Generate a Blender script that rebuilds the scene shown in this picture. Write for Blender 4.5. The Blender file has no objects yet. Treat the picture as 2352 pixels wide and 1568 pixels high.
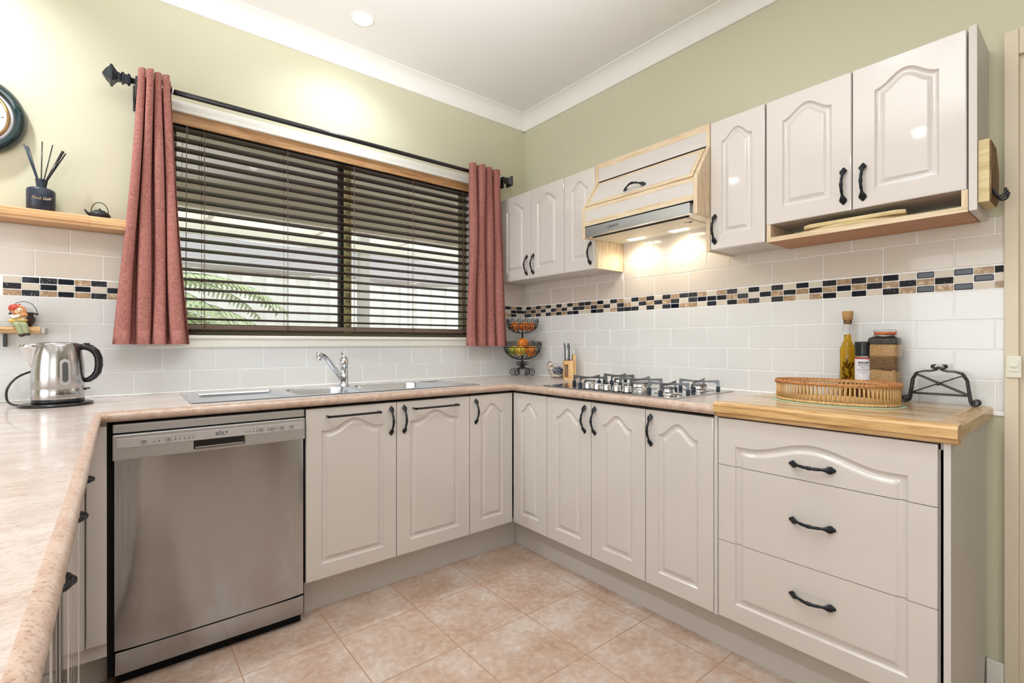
import bpy, bmesh, math, random
from math import sin, cos, pi, radians
from mathutils import Vector, Matrix
random.seed(7)
S = bpy.context.scene
C = S.collection

# ------------------------------------------------------------------ camera, exposure, world, lights
YAW = math.atan((1176 - 273.1) / 1112.8)
cam = bpy.data.cameras.new('camera'); cam.sensor_width = 36; cam.lens = 1112.8 / 2352 * 36
cam.shift_y = -(784 - 787.2) / 2352; cam.clip_start = .02; cam.clip_end = 200
co = bpy.data.objects.new('camera', cam); C.objects.link(co)
co.location = (-2.2618, -2.6462, 1.145); co.rotation_euler = (pi / 2, 0, -YAW)
S.camera = co
S.view_settings.view_transform = 'Standard'; S.view_settings.look = 'None'
S.view_settings.exposure = 0.08; S.view_settings.gamma = 1; S.view_settings.use_curve_mapping = False

w = bpy.data.worlds.new('world'); S.world = w; w.use_nodes = True
nt = w.node_tree; bg = nt.nodes['Background']
bg.inputs[0].default_value = (.92, .95, 1, 1); bg.inputs[1].default_value = 2.9

DOWNLIGHTS = [(-1.33, -.33), (-2.86, -.33), (-2.86, -1.75), (-1.33, -1.95), (-1.33, -3.6), (-2.86, -3.6)]
def lamp(name, typ, loc, e, col=(1, .95, .88), rot=(0, 0, 0), **k):
    l = bpy.data.lights.new(name, typ); l.energy = e; l.color = col
    for a, b in k.items(): setattr(l, a, b)
    o = bpy.data.objects.new(name, l); C.objects.link(o); o.location = loc; o.rotation_euler = rot
    return o
for i, (x, y) in enumerate(DOWNLIGHTS):
    lamp('downlight_lamp', 'SPOT', (x, y, 2.722), [20, 58, 30, 16, 18, 18][i], (.86, .93, 1) if i < 2 else (.93, .965, 1), spot_size=radians(150), spot_blend=.85, shadow_soft_size=.04)
# photographer's flash bounced off the ceiling, plus two area fills added in the unseen room, left and behind
lamp('bounce_flash', 'SPOT', (-2.25, -2.75, 1.55), 430, (.93, .965, 1), rot=Vector((.35, .85, 1.19)).to_track_quat('-Z', 'Y').to_euler(), spot_size=radians(84), spot_blend=.9, shadow_soft_size=.06)
lamp('left_fill', 'AREA', (-5.4, -2.4, 1.25), 64, (.9, .95, 1), rot=(0, radians(-90), 0), shape='RECTANGLE', size=1.9, size_y=2.6)
lamp('rear_fill', 'AREA', (-4.4, -5.6, 1.6), 34, (.9, .95, 1), rot=(radians(90), 0, 0), shape='RECTANGLE', size=2.6, size_y=1.8)
for y in (-1.03, -1.29):
    lamp('hood_lamp', 'SPOT', (-.085, y, 1.702), 3.3, (1, .9, .74), spot_size=radians(160), spot_blend=.6, shadow_soft_size=.018)

# ------------------------------------------------------------------ materials
def srgb(r, g, b):
    f = lambda c: (c / 255 / 12.92) if c / 255 <= .04045 else ((c / 255 + .055) / 1.055) ** 2.4
    return (f(r), f(g), f(b), 1)
MATS = {}
def mat(name, col, rough=.5, metal=0, coat=0, trans=0, emis=None, estr=0, ior=1.45, spec=None, alpha=None):
    m = bpy.data.materials.new(name); m.use_nodes = True
    b = m.node_tree.nodes['Principled BSDF']
    b.inputs['Base Color'].default_value = col; b.inputs['Roughness'].default_value = rough
    b.inputs['Metallic'].default_value = metal; b.inputs['Coat Weight'].default_value = coat
    b.inputs['Coat Roughness'].default_value = .03
    b.inputs['Transmission Weight'].default_value = trans; b.inputs['IOR'].default_value = ior
    if spec is not None: b.inputs['Specular IOR Level'].default_value = spec
    if emis: b.inputs['Emission Color'].default_value = emis; b.inputs['Emission Strength'].default_value = estr
    MATS[name] = m
    return m
def N(m, t, **k):
    n = m.node_tree.nodes.new(t)
    for a, v in k.items():
        if a.startswith('i_'):
            key = a[2:]; key = int(key) if key.isdigit() else key.replace('_', ' ')
            n.inputs[key].default_value = v
        else: setattr(n, a, v)
    return n
def L(m, a, b): m.node_tree.links.new(a, b)
def B(m): return m.node_tree.nodes['Principled BSDF']
def coords(m, scale=(1, 1, 1), loc=(0, 0, 0), rot=(0, 0, 0)):
    t = N(m, 'ShaderNodeTexCoord'); mp = N(m, 'ShaderNodeMapping')
    mp.inputs['Scale'].default_value = scale; mp.inputs['Location'].default_value = loc; mp.inputs['Rotation'].default_value = rot
    L(m, t.outputs['Object'], mp.inputs[0]); return mp.outputs[0]
def ramp(m, fac, stops):
    r = N(m, 'ShaderNodeValToRGB'); e = r.color_ramp.elements
    while len(e) < len(stops): e.new(.5)
    for q, (p, c) in zip(e, stops): q.position = p; q.color = c
    L(m, fac, r.inputs[0]); return r.outputs[0]
def noise(m, vec, scale, detail=4, rough=.5):
    n = N(m, 'ShaderNodeTexNoise'); n.inputs['Scale'].default_value = scale; n.inputs['Detail'].default_value = detail
    n.inputs['Roughness'].default_value = rough; L(m, vec, n.inputs['Vector']); return n.outputs['Fac']
def bump(m, h, s=.2, d=.002):
    n = N(m, 'ShaderNodeBump'); n.inputs['Strength'].default_value = s; n.inputs['Distance'].default_value = d
    L(m, h, n.inputs['Height']); L(m, n.outputs[0], B(m).inputs['Normal'])
def mixc(m, fac, a, b, mode='MIX'):
    n = N(m, 'ShaderNodeMix'); n.data_type = 'RGBA'; n.blend_type = mode
    for s, v in ((n.inputs[0], fac), (n.inputs[6], a), (n.inputs[7], b)):
        if hasattr(v, 'links') or isinstance(v, bpy.types.NodeSocket): L(m, v, s)
        else: s.default_value = v
    return n.outputs[2]

paint = mat('sage_paint', srgb(210, 206, 180), .75)
bump(paint, noise(paint, coords(paint), 260, 3), .08, .001)
ceil_m = mat('ceiling_white', srgb(240, 238, 234), .8)
cornice_m = mat('cornice_white', srgb(244, 242, 237), .6)
trim_m = mat('trim_white', srgb(236, 233, 224), .35)
cab = mat('cream_gloss', srgb(216, 209, 203), .2, coat=1)
cab.node_tree.nodes['Principled BSDF'].inputs['Coat Roughness'].default_value = .045
cabin = mat('carcass_white', srgb(212, 206, 200), .4)
tile_lo = mat('tile_white', srgb(222, 222, 220), .13, coat=.35)
tile_hi = mat('tile_cream', srgb(218, 208, 196), .13, coat=.35)
for t_ in (tile_lo, tile_hi): bump(t_, noise(t_, coords(t_), 9, 2), .12, .004)
grout = mat('grout', srgb(252, 252, 251), .8)
m_glass = mat('mosaic_glass', (.006, .009, .02, 1), .08)
m_glit = mat('mosaic_glitter', (.012, .013, .018, 1), .3)
v_ = N(m_glit, 'ShaderNodeTexVoronoi'); v_.inputs['Scale'].default_value = 420; L(m_glit, coords(m_glit), v_.inputs[0])
L(m_glit, ramp(m_glit, v_.outputs['Color'], [(0, (.008, .009, .013, 1)), (.86, (.012, .013, .018, 1)), (.9, (.35, .36, .4, 1))]), B(m_glit).inputs['Base Color'])
bump(m_glit, v_.outputs['Distance'], .8, .002)
m_cream = mat('mosaic_cream', srgb(219, 209, 192), .3)
m_brown = mat('mosaic_marble', srgb(178, 150, 118), .3)
L(m_brown, ramp(m_brown, noise(m_brown, coords(m_brown), 70, 6, .7), [(.35, srgb(150, 120, 90)), (.55, srgb(184, 156, 124)), (.63, srgb(226, 206, 178))]), B(m_brown).inputs['Base Color'])

floor_m = mat('floor_tile', srgb(200, 165, 140), .34)
fc = coords(floor_m, (1, 1, 1), (.5953, 1.4345, 0))
br = N(floor_m, 'ShaderNodeTexBrick', offset=0.0, squash=1.0)
for k, v in (('Scale', 1), ('Mortar Size', .0022), ('Mortar Smooth', .15), ('Bias', 0), ('Brick Width', .3345), ('Row Height', .3345)): br.inputs[k].default_value = v
br.inputs['Color1'].default_value = (0, 0, 0, 1); br.inputs['Color2'].default_value = (.12, .12, .12, 1); br.inputs['Mortar'].default_value = (0, 0, 0, 1)
L(floor_m, fc, br.inputs[0])
n1 = noise(floor_m, coords(floor_m), 5.5, 8, .62); n2 = noise(floor_m, coords(floor_m, loc=(3, 1, 0)), 38, 6, .65)
c1 = ramp(floor_m, n1, [(.36, srgb(176, 144, 122)), (.48, srgb(194, 168, 149)), (.56, srgb(204, 186, 173)), (.64, srgb(214, 202, 193))])
c2 = ramp(floor_m, n2, [(.3, srgb(158, 126, 104)), (.5, srgb(194, 168, 148)), (.68, srgb(220, 206, 192))])
cc = mixc(floor_m, .42, c1, c2)
L(floor_m, mixc(floor_m, br.outputs['Fac'], cc, srgb(176, 140, 112)), B(floor_m).inputs['Base Color'])
inv = N(floor_m, 'ShaderNodeMath', operation='MULTIPLY_ADD'); inv.inputs[1].default_value = -1; inv.inputs[2].default_value = 1
L(floor_m, br.outputs['Fac'], inv.inputs[0])
ad = N(floor_m, 'ShaderNodeMath', operation='MULTIPLY_ADD'); L(floor_m, n2, ad.inputs[0]); ad.inputs[1].default_value = .25; L(floor_m, inv.outputs[0], ad.inputs[2])
bump(floor_m, ad.outputs[0], .45, .003)

lam = mat('laminate', srgb(208, 190, 178), .24, coat=.25)
la = noise(lam, coords(lam, (1.2, 3.2, 3)), 7, 7, .65); lb = noise(lam, coords(lam, (1, 1.6, 1)), 120, 5, .7)  # stretched noise: streaks painted in for reflections; fine noise: speckle
lcol = mixc(lam, .4, ramp(lam, la, [(.33, srgb(186, 164, 154)), (.5, srgb(204, 189, 180)), (.66, srgb(216, 206, 199))]),
            ramp(lam, lb, [(.34, srgb(160, 134, 120)), (.47, srgb(200, 184, 174)), (.7, srgb(216, 206, 199))]))
L(lam, lcol, B(lam).inputs['Base Color'])
lam_e = mat('laminate_edge', srgb(196, 160, 134), .3, coat=.2)
L(lam_e, mixc(lam_e, .5, ramp(lam_e, noise(lam_e, coords(lam_e), 34, 6, .7), [(.36, srgb(176, 142, 120)), (.5, srgb(202, 176, 158)), (.64, srgb(220, 202, 188))]),
              ramp(lam_e, noise(lam_e, coords(lam_e, loc=(2, 2, 2)), 210, 4, .7), [(.38, srgb(110, 84, 68)), (.47, srgb(200, 174, 156))])), B(lam_e).inputs['Base Color'])

def wood(name, cs, axis='x', grain=14, rough=.45, coat=.0, stave=None):
    m = mat(name, srgb(*cs[1]), rough, coat=coat)
    sc = {'x': (1, 9, 9), 'y': (9, 1, 9), 'z': (9, 9, 1)}[axis]
    f = noise(m, coords(m, sc), grain, 6, .62)
    col = ramp(m, f, [(.32, srgb(*cs[0])), (.5, srgb(*cs[1])), (.68, srgb(*cs[2]))])
    if stave:
        b = N(m, 'ShaderNodeTexBrick', offset=.43)
        for k, v in (('Scale', 1), ('Mortar Size', .0004), ('Mortar Smooth', .1), ('Bias', 0), ('Brick Width', stave[0]), ('Row Height', stave[1])): b.inputs[k].default_value = v
        b.inputs['Color1'].default_value = srgb(*stave[2]); b.inputs['Color2'].default_value = srgb(*stave[3]); b.inputs['Mortar'].default_value = srgb(*stave[4])
        L(m, coords(m, (1, 1, 1), (.3, .013, 0), (0, 0, pi / 2 if axis == 'y' else 0)), b.inputs[0])
        col = mixc(m, .72, col, b.outputs['Color'])
    L(m, col, B(m).inputs['Base Color']); bump(m, f, .1, .001)
    return m
acacia = wood('bench_timber', ((158, 122, 78), (198, 166, 118), (220, 196, 156)), 'y', 10, .3, .35, (.42, .027, (172, 134, 88), (232, 214, 182), (120, 84, 50)))  # stave tones are timber; their extra contrast stands in for reflected stripes
acacia_e = wood('bench_timber_edge', ((176, 130, 78), (208, 168, 112), (222, 186, 132)), 'y', 8, .35, .2)
acacia_s = wood('bench_timber_side', ((176, 130, 78), (204, 170, 118), (218, 186, 136)), 'x', 8, .35, .2)
shelfw = wood('shelf_timber', ((176, 120, 70), (214, 164, 112), (232, 192, 146)), 'x', 7, .4, .2, (.35, .03, (204, 152, 100), (226, 184, 136), (150, 96, 56)))
ply = wood('pale_ply', ((206, 178, 142), (222, 200, 168), (230, 212, 184)), 'z', 9, .5)
ply_y = wood('pale_ply_long', ((206, 178, 142), (222, 200, 168), (230, 212, 184)), 'y', 9, .5)
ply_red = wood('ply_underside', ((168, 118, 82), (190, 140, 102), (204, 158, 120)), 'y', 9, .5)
board_w = wood('board_wood', ((196, 172, 122), (214, 194, 146), (224, 208, 166)), 'y', 10, .5)
bamboo = wood('block_wood', ((206, 158, 100), (226, 184, 126), (236, 202, 150)), 'z', 8, .45)
valance_w = wood('valance_wood', ((150, 106, 64), (178, 134, 90), (196, 156, 110)), 'x', 7, .45)
driftw = wood('aged_wood', ((60, 40, 28), (132, 104, 72), (176, 152, 108)), 'z', 9, .7)
roughw = wood('rough_shelf_wood', ((120, 80, 48), (206, 164, 112), (236, 212, 172)), 'x', 12, .6)
doorframe = mat('architrave_cream', srgb(224, 212, 188), .5)
slat_m = mat('slat_brown', srgb(74, 54, 46), .42)
L(slat_m, ramp(slat_m, noise(slat_m, coords(slat_m, (1, 8, 8)), 12, 4), [(.3, srgb(62, 44, 38)), (.7, srgb(90, 68, 58))]), B(slat_m).inputs['Base Color'])
rail_m = mat('rail_brown', srgb(112, 92, 80), .45)
cord_m = mat('cord_brown', srgb(112, 86, 76), .8)
fabric = mat('rose_fabric', srgb(186, 112, 104), .9)
fa = noise(fabric, coords(fabric, (1, 1, 9)), 55, 4, .6); fb = noise(fabric, coords(fabric, (9, 9, 1)), 60, 4, .6)
fx = N(fabric, 'ShaderNodeMath', operation='ADD'); L(fabric, fa, fx.inputs[0]); L(fabric, fb, fx.inputs[1])
L(fabric, ramp(fabric, fx.outputs[0], [(.0, srgb(134, 80, 74)), (.5, srgb(168, 108, 99)), (1., srgb(196, 142, 131))]), B(fabric).inputs['Base Color'])
fm_ = N(fabric, 'ShaderNodeMapRange'); fm_.inputs[1].default_value = .7; fm_.inputs[2].default_value = 1.3; L(fabric, fx.outputs[0], fm_.inputs[0])
for l_ in list(fabric.node_tree.links):
    if l_.to_node.type == 'VALTORGB': fabric.node_tree.links.remove(l_)
rmp = [n for n in fabric.node_tree.nodes if n.type == 'VALTORGB'][0]; L(fabric, fm_.outputs[0], rmp.inputs[0]); bump(fabric, fx.outputs[0], .35, .002)
blackm = mat('black_metal', (.012, .012, .014, 1), .35, .0, coat=.3)
antique = mat('antique_black', (.03, .035, .042, 1), .33, .75)
bump(antique, noise(antique, coords(antique), 300, 3), .35, .001)
matt_black = mat('matt_black', (.014, .014, .016, 1), .5)
plastic = mat('black_plastic', (.012, .012, .013, 1), .25)
navy_glass = mat('dark_bottle', srgb(38, 46, 62), .4, coat=.1)
gold = mat('gold_lettering', srgb(228, 206, 168), .3, .7)
def brushed(name, col, rough, ax):
    m = mat(name, col, rough, 1)
    f = noise(m, coords(m, ax), 60, 4, .6)
    mr = N(m, 'ShaderNodeMapRange'); mr.inputs[3].default_value = rough - .05; mr.inputs[4].default_value = rough + .08
    L(m, f, mr.inputs[0]); L(m, mr.outputs[0], B(m).inputs['Roughness']); bump(m, f, .04, .0006)
    return m
steel = mat('brushed_steel', srgb(180, 183, 189), .13, 1)
tn = N(steel, 'ShaderNodeTangent', direction_type='RADIAL', axis='Z'); L(steel, tn.outputs[0], B(steel).inputs['Tangent'])
B(steel).inputs['Anisotropic'].default_value = .8; B(steel).inputs['Anisotropic Rotation'].default_value = 0.25
steel_h = mat('sink_steel', srgb(216, 221, 228), .22, 1)
hobsteel = mat('hob_steel', srgb(206, 206, 206), .12, 1)
silverp = mat('silver_paint', srgb(188, 186, 185), .38, .65)
silver_l = mat('silver_strip', srgb(196, 192, 192), .42, .35)
hoodsteel = mat('hood_steel', srgb(196, 200, 206), .3, .9)
chrome = mat('chrome', srgb(222, 224, 226), .06, 1)
kettle_m = mat('kettle_steel', srgb(190, 188, 188), .2, 1)
trivet = mat('trivet_iron', srgb(120, 122, 126), .34, .8)
foot_m = mat('rubber_foot_navy', srgb(36, 46, 62), .5)
glass = mat('clear_glass', (1, 1, 1, 1), .0, trans=1, ior=1.2, spec=.9)
pane_m = bpy.data.materials.new('window_glass'); pane_m.use_nodes = True; MATS['pane'] = pane_m
_n = pane_m.node_tree; _n.nodes.clear()
_o = _n.nodes.new('ShaderNodeOutputMaterial'); _t = _n.nodes.new('ShaderNodeBsdfTransparent'); _g = _n.nodes.new('ShaderNodeBsdfGlossy'); _x = _n.nodes.new('ShaderNodeMixShader'); _f = _n.nodes.new('ShaderNodeFresnel')
_g.inputs['Roughness'].default_value = 0; _t.inputs[0].default_value = (.96, .98, .98, 1); _f.inputs[0].default_value = 1.5
_n.links.new(_f.outputs[0], _x.inputs[0]); _n.links.new(_t.outputs[0], _x.inputs[1]); _n.links.new(_g.outputs[0], _x.inputs[2]); _n.links.new(_x.outputs[0], _o.inputs[0])
oil = mat('olive_oil', srgb(238, 190, 50), .02, trans=.92, ior=1.12)
herbs = mat('steeped_herbs', srgb(74, 34, 14), .7)
cork = mat('cork', srgb(190, 148, 96), .8)
bump(cork, noise(cork, coords(cork), 200, 4), .4, .002)
def emat(name, col, s): return mat(name, col, .5, emis=col, estr=s)
lamp_on = emat('lamp_lens', (1, .98, .95, 1), 30)
hoodlamp_on = emat('hood_lamp_lens', (1, .9, .72, 1), 14)
cream_p = mat('cream_plastic', srgb(232, 230, 214), .35)
filter_m = mat('grease_filter', srgb(226, 218, 200), .5, .1)
vf = N(filter_m, 'ShaderNodeTexVoronoi'); vf.inputs['Scale'].default_value = 190; vf.inputs['Randomness'].default_value = 0; L(filter_m, coords(filter_m), vf.inputs[0])
L(filter_m, ramp(filter_m, vf.outputs['Distance'], [(.25, srgb(172, 160, 140)), (.36, srgb(228, 220, 202))]), B(filter_m).inputs['Base Color'])
dark_gap = mat('dark_gap', (.004, .004, .004, 1), .9)
black_gl = mat('black_glass', (.006, .006, .007, 1), .06, coat=.5)
cane = wood('cane', ((176, 130, 76), (214, 172, 114), (230, 196, 146)), 'z', 20, .45)
cane_rim = wood('cane_rim', ((140, 84, 46), (190, 128, 76), (216, 162, 108)), 'y', 30, .45)
matm = mat('green_mat', srgb(176, 196, 168), .6)
orange_m = mat('orange_peel', srgb(232, 130, 40), .42); bump(orange_m, noise(orange_m, coords(orange_m), 260, 2), .25, .001)
lemon_m = mat('lemon_peel', srgb(236, 196, 64), .42); bump(lemon_m, noise(lemon_m, coords(lemon_m), 220, 2), .25, .001)
green_m = mat('green_apple', srgb(176, 180, 60), .3)
label_w = mat('label_white', srgb(228, 226, 232), .5); label_r = mat('label_red', srgb(176, 62, 60), .5); label_k = mat('label_dark', srgb(58, 30, 40), .5)
spice_m = mat('salt_spice', srgb(150, 78, 62), .8)
rub_o = mat('seal_orange', srgb(206, 96, 40), .5)
grain_a = mat('grain_tan', srgb(198, 158, 104), .9); grain_b = mat('grain_brown', srgb(128, 98, 64), .9); grain_c = mat('seed_dark', srgb(66, 60, 54), .9)
for g_, a_, b_ in ((grain_a, (168, 124, 76), (220, 184, 132)), (grain_b, (92, 66, 42), (160, 128, 88)), (grain_c, (36, 34, 32), (110, 104, 96)), (spice_m, (96, 44, 40), (214, 150, 130)), (herbs, (40, 16, 8), (130, 64, 20))):
    L(g_, ramp(g_, noise(g_, coords(g_), 320, 3, .7), [(.35, srgb(*a_)), (.65, srgb(*b_))]), B(g_).inputs['Base Color'])
ink = mat('print_dark', (.03, .03, .035, 1), .5)
clock_g = mat('clock_green', srgb(14, 46, 50), .12, coat=.8)
clock_w = mat('clock_face', srgb(240, 240, 238), .4); brass = mat('brass', srgb(188, 152, 104), .25, .9)
alum = mat('window_alum', srgb(150, 142, 112), .5, .1)
alum_d = mat('window_seal', (.012, .012, .014, 1), .6)
win_side = mat('window_frame_dark', srgb(92, 86, 80), .5)
brickstrip = mat('patterned_mullion', srgb(206, 190, 138), .6)
fence_m = mat('fence_cream', srgb(232, 230, 222), .55)
beam_m = mat('beam_cream', srgb(226, 222, 206), .6)
post_m = mat('post_grey', srgb(190, 186, 176), .7)
roof_m = mat('roof_clear', srgb(214, 226, 240), .4, trans=.0); B(roof_m).inputs['Alpha'].default_value = .12
cloth_m = mat('shade_cloth', srgb(182, 168, 166), .9); B(cloth_m).inputs['Alpha'].default_value = .82
soffit_m = mat('soffit_grey', srgb(232, 220, 208), .8)
ground_m = mat('ground_paving', srgb(170, 164, 152), .9)
fern_m = mat('fern_green', srgb(192, 204, 158), .6); stem_m = mat('fern_stem', srgb(80, 96, 66), .7)
skinm = mat('resin_skin', srgb(232, 196, 160), .5); hatm = mat('resin_red', srgb(190, 70, 52), .4); yel = mat('resin_yellow', srgb(226, 190, 100), .5)
grn = mat('resin_green', srgb(160, 166, 128), .6); wht = mat('resin_white', srgb(228, 222, 214), .5); orr = mat('resin_orange', srgb(208, 144, 90), .5); shoe = mat('resin_brown', srgb(62, 48, 42), .5)
pot_m = mat('cast_pot', srgb(60, 44, 38), .45, .2)
hen_w = mat('hen_glaze', srgb(206, 196, 180), .35, coat=.3)
L(hen_w, ramp(hen_w, noise(hen_w, coords(hen_w), 60, 5, .7), [(.38, srgb(120, 96, 76)), (.5, srgb(206, 196, 180)), (.7, srgb(226, 220, 210))]), B(hen_w).inputs['Base Color'])
hen_b = mat('hen_wing_blue', srgb(44, 56, 78), .3, coat=.4)
L(hen_b, ramp(hen_b, noise(hen_b, coords(hen_b, (3, 12, 12)), 22, 3, .5), [(.42, srgb(28, 36, 54)), (.56, srgb(60, 76, 104)), (.64, srgb(206, 206, 204))]), B(hen_b).inputs['Base Color'])

# ------------------------------------------------------------------ mesh helpers
class G:
    def __init__(s): s.b = bmesh.new(); s.mi = 0
    def face(s, vs, smooth=False):
        try:
            f = s.b.faces.new(vs); f.smooth = smooth; f.material_index = s.mi; return f
        except ValueError: return None
    def box(s, x0, y0, z0, x1, y1, z1, bev=0, seg=2):
        x0, x1 = sorted((x0, x1)); y0, y1 = sorted((y0, y1)); z0, z1 = sorted((z0, z1))
        v = [s.b.verts.new(p) for p in ((x0, y0, z0), (x1, y0, z0), (x1, y1, z0), (x0, y1, z0), (x0, y0, z1), (x1, y0, z1), (x1, y1, z1), (x0, y1, z1))]
        fs = [s.face([v[i] for i in q]) for q in ((3, 2, 1, 0), (4, 5, 6, 7), (0, 1, 5, 4), (1, 2, 6, 5), (2, 3, 7, 6), (3, 0, 4, 7))]
        if bev:
            es = list({e for f in fs for e in f.edges})
            bmesh.ops.bevel(s.b, geom=es, offset=bev, segments=seg, profile=.5, affect='EDGES', material=-1)
        return s
    def prism(s, poly, axis, a, c, smooth=False):
        # poly: 2D points; axis: extrusion axis
        def P(u, v, t): return {'x': (t, u, v), 'y': (u, t, v), 'z': (u, v, t)}[axis]
        A = [s.b.verts.new(P(u, v, a)) for u, v in poly]; D = [s.b.verts.new(P(u, v, c)) for u, v in poly]
        s.face(A[::-1]); s.face(D)
        for i in range(len(A)): s.face([A[i], A[(i + 1) % len(A)], D[(i + 1) % len(A)], D[i]], smooth)
        bmesh.ops.recalc_face_normals(s.b, faces=s.b.faces)
        return s
    def loft(s, rings, closed=True, caps=True, smooth=True, wrap=False):
        R = [[s.b.verts.new(p) for p in r] for r in rings]
        n = len(R[0]); k = len(R)
        for i in range(k if wrap else k - 1):
            a, c = R[i], R[(i + 1) % k]
            for j in range(n if closed else n - 1): s.face([a[j], a[(j + 1) % n], c[(j + 1) % n], c[j]], smooth)
        if caps and closed and not wrap: s.face(R[0][::-1]); s.face(R[-1])
        return s
    def lathe(s, prof, c=(0, 0, 0), n=32, sx=1, sy=1, caps=True, smooth=True):
        return s.loft([[(c[0] + r * sx * cos(2 * pi * j / n), c[1] + r * sy * sin(2 * pi * j / n), c[2] + z) for j in range(n)] for r, z in prof], caps=caps, smooth=smooth)
    def tube(s, pts, r, n=8, closed=False, smooth=True, flat=None):
        pts = [Vector(p) for p in pts]; k = len(pts); rs = r if isinstance(r, (list, tuple)) else [r] * k
        up = None; rings = []
        for i, p in enumerate(pts):
            t = (pts[(i + 1) % k] - pts[i - 1]) if closed else (pts[min(i + 1, k - 1)] - pts[max(i - 1, 0)])
            if t.length < 1e-9: t = Vector((0, 0, 1))
            t.normalize()
            if up is None:
                up = Vector((0, 0, 1)) if abs(t.z) < .9 else Vector((0, 1, 0))
            a = up - t * up.dot(t)
            if a.length < 1e-6: a = t.orthogonal()
            a.normalize(); up = a; bb = t.cross(a)
            f = flat[i] if flat else 1
            rings.append([tuple(p + (a * cos(2 * pi * j / n) + bb * sin(2 * pi * j / n) * f) * rs[i]) for j in range(n)])
        return s.loft(rings, caps=not closed, smooth=smooth, wrap=closed)
    def ball(s, c, r, sx=1, sy=1, sz=1, n=16):
        m = Matrix.Translation(c) @ Matrix.Diagonal((r * sx, r * sy, r * sz, 1))
        q = bmesh.ops.create_uvsphere(s.b, u_segments=n, v_segments=max(6, n // 2), radius=1, matrix=m)
        for v in q['verts']:
            for f in v.link_faces: f.smooth = True; f.material_index = s.mi
        return s
    def xf(s, M): bmesh.ops.transform(s.b, matrix=M, verts=s.b.verts); return s

WP = {}
def place(o, parent, loc, rot=(0, 0, 0)):
    if parent is not None:
        o.parent = parent; o.matrix_parent_inverse = Matrix()
    o.location = loc; o.rotation_euler = rot
def obj(name, g, m, parent=None, loc=(0, 0, 0), rot=(0, 0, 0), label=None, world=True):
    """link one mesh object. world=True: g is in world coordinates and gets shifted to the parent's frame"""
    me = bpy.data.meshes.new(name); b = g.b if isinstance(g, G) else g
    for e in b.edges:
        if len(e.link_faces) == 2 and e.link_faces[0].smooth and e.calc_face_angle(0) > .75: e.smooth = False
        elif len(e.link_faces) == 2 and e.link_faces[0].smooth != e.link_faces[1].smooth and e.calc_face_angle(0) > .5: e.smooth = False
    if parent is not None and world:
        b.transform(W(parent).inverted())
    elif parent is None and world and loc != (0, 0, 0):
        b.transform(Matrix.Translation(Vector(loc)).inverted())
    b.to_mesh(me); b.free()
    for mm in (m if isinstance(m, (list, tuple)) else [m]): me.materials.append(mm)
    o = bpy.data.objects.new(name, me); C.objects.link(o)
    place(o, parent, loc if (parent is None or not world) else (0, 0, 0), rot)
    if label: o['label'] = label
    return o
def W(o):
    M = Matrix.LocRotScale(o.location, o.rotation_euler, o.scale)
    return (W(o.parent) @ M) if o.parent else M
def thing(name, label, cat, loc=(0, 0, 0), rz=0, group=None):
    o = bpy.data.objects.new(name, None); C.objects.link(o); o.location = loc; o.rotation_euler = (0, 0, rz)
    o.empty_display_size = .05
    o['label'] = label; o['category'] = cat
    if group: o['group'] = group
    return o
def tag(o, label, cat, group=None):
    o['label'] = label; o['category'] = cat
    if group: o['group'] = group
    return o
def struct(o): o['kind'] = 'structure'; return o
def kids(o): return [c for c in C.objects if c.parent == o]
def dup(o, parent=None, loc=None, rot=None, label=None):
    c = o.copy(); C.objects.link(c); c.parent = parent
    if loc is not None: c.location = loc
    if rot is not None: c.rotation_euler = rot
    if label: c['label'] = label
    for ch in kids(o): dup(ch, c)
    return c
def text_mesh(name, s, size, m, parent, loc, rot, depth=.0006, world=True, align='CENTER', bend=None, shear=0, squash=1):
    cu = bpy.data.curves.new(name, 'FONT'); cu.body = s; cu.size = size; cu.align_x = align; cu.align_y = 'CENTER'; cu.extrude = depth; cu.shear = shear
    t = bpy.data.objects.new(name, cu); C.objects.link(t)
    dg = bpy.context.evaluated_depsgraph_get(); me = bpy.data.meshes.new_from_object(t.evaluated_get(dg))
    bpy.data.objects.remove(t)
    if squash != 1: me.transform(Matrix.Diagonal((squash, 1, 1, 1)))
    if bend:
        for v in me.vertices:
            a = v.co.x / bend; v.co = Vector((bend * sin(a), v.co.y, bend * cos(a) - bend + v.co.z))
    me.materials.clear(); me.materials.append(m)
    o = bpy.data.objects.new(name, me); C.objects.link(o)
    R = Matrix.LocRotScale(Vector(loc), __import__('mathutils').Euler(rot), None)
    if parent is not None:
        R = W(parent).inverted() @ R if world else R; o.parent = parent
    o.matrix_basis = R
    return o
def smooth(P, k=6):
    P = [Vector(p) for p in P]; out = []
    for i in range(len(P) - 1):
        a, b_, c, d = P[max(i - 1, 0)], P[i], P[i + 1], P[min(i + 2, len(P) - 1)]
        for j in range(k):
            t = j / k; out.append(.5 * ((2 * b_) + (c - a) * t + (2 * a - 5 * b_ + 4 * c - d) * t * t + (3 * b_ - a - 3 * c + d) * t ** 3))
    return out + [P[-1]]
def spiral(c, r0, r1, turns, ax, ay, n=26, start=0):
    ax, ay, c = Vector(ax), Vector(ay), Vector(c); out = []
    for i in range(n + 1):
        t = i / n; r = r0 + (r1 - r0) * t; a = start + turns * 2 * pi * t
        out.append(c + ax * r * cos(a) + ay * r * sin(a))
    return out

BT = .92; WT = .933; CE = 2.74
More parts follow.
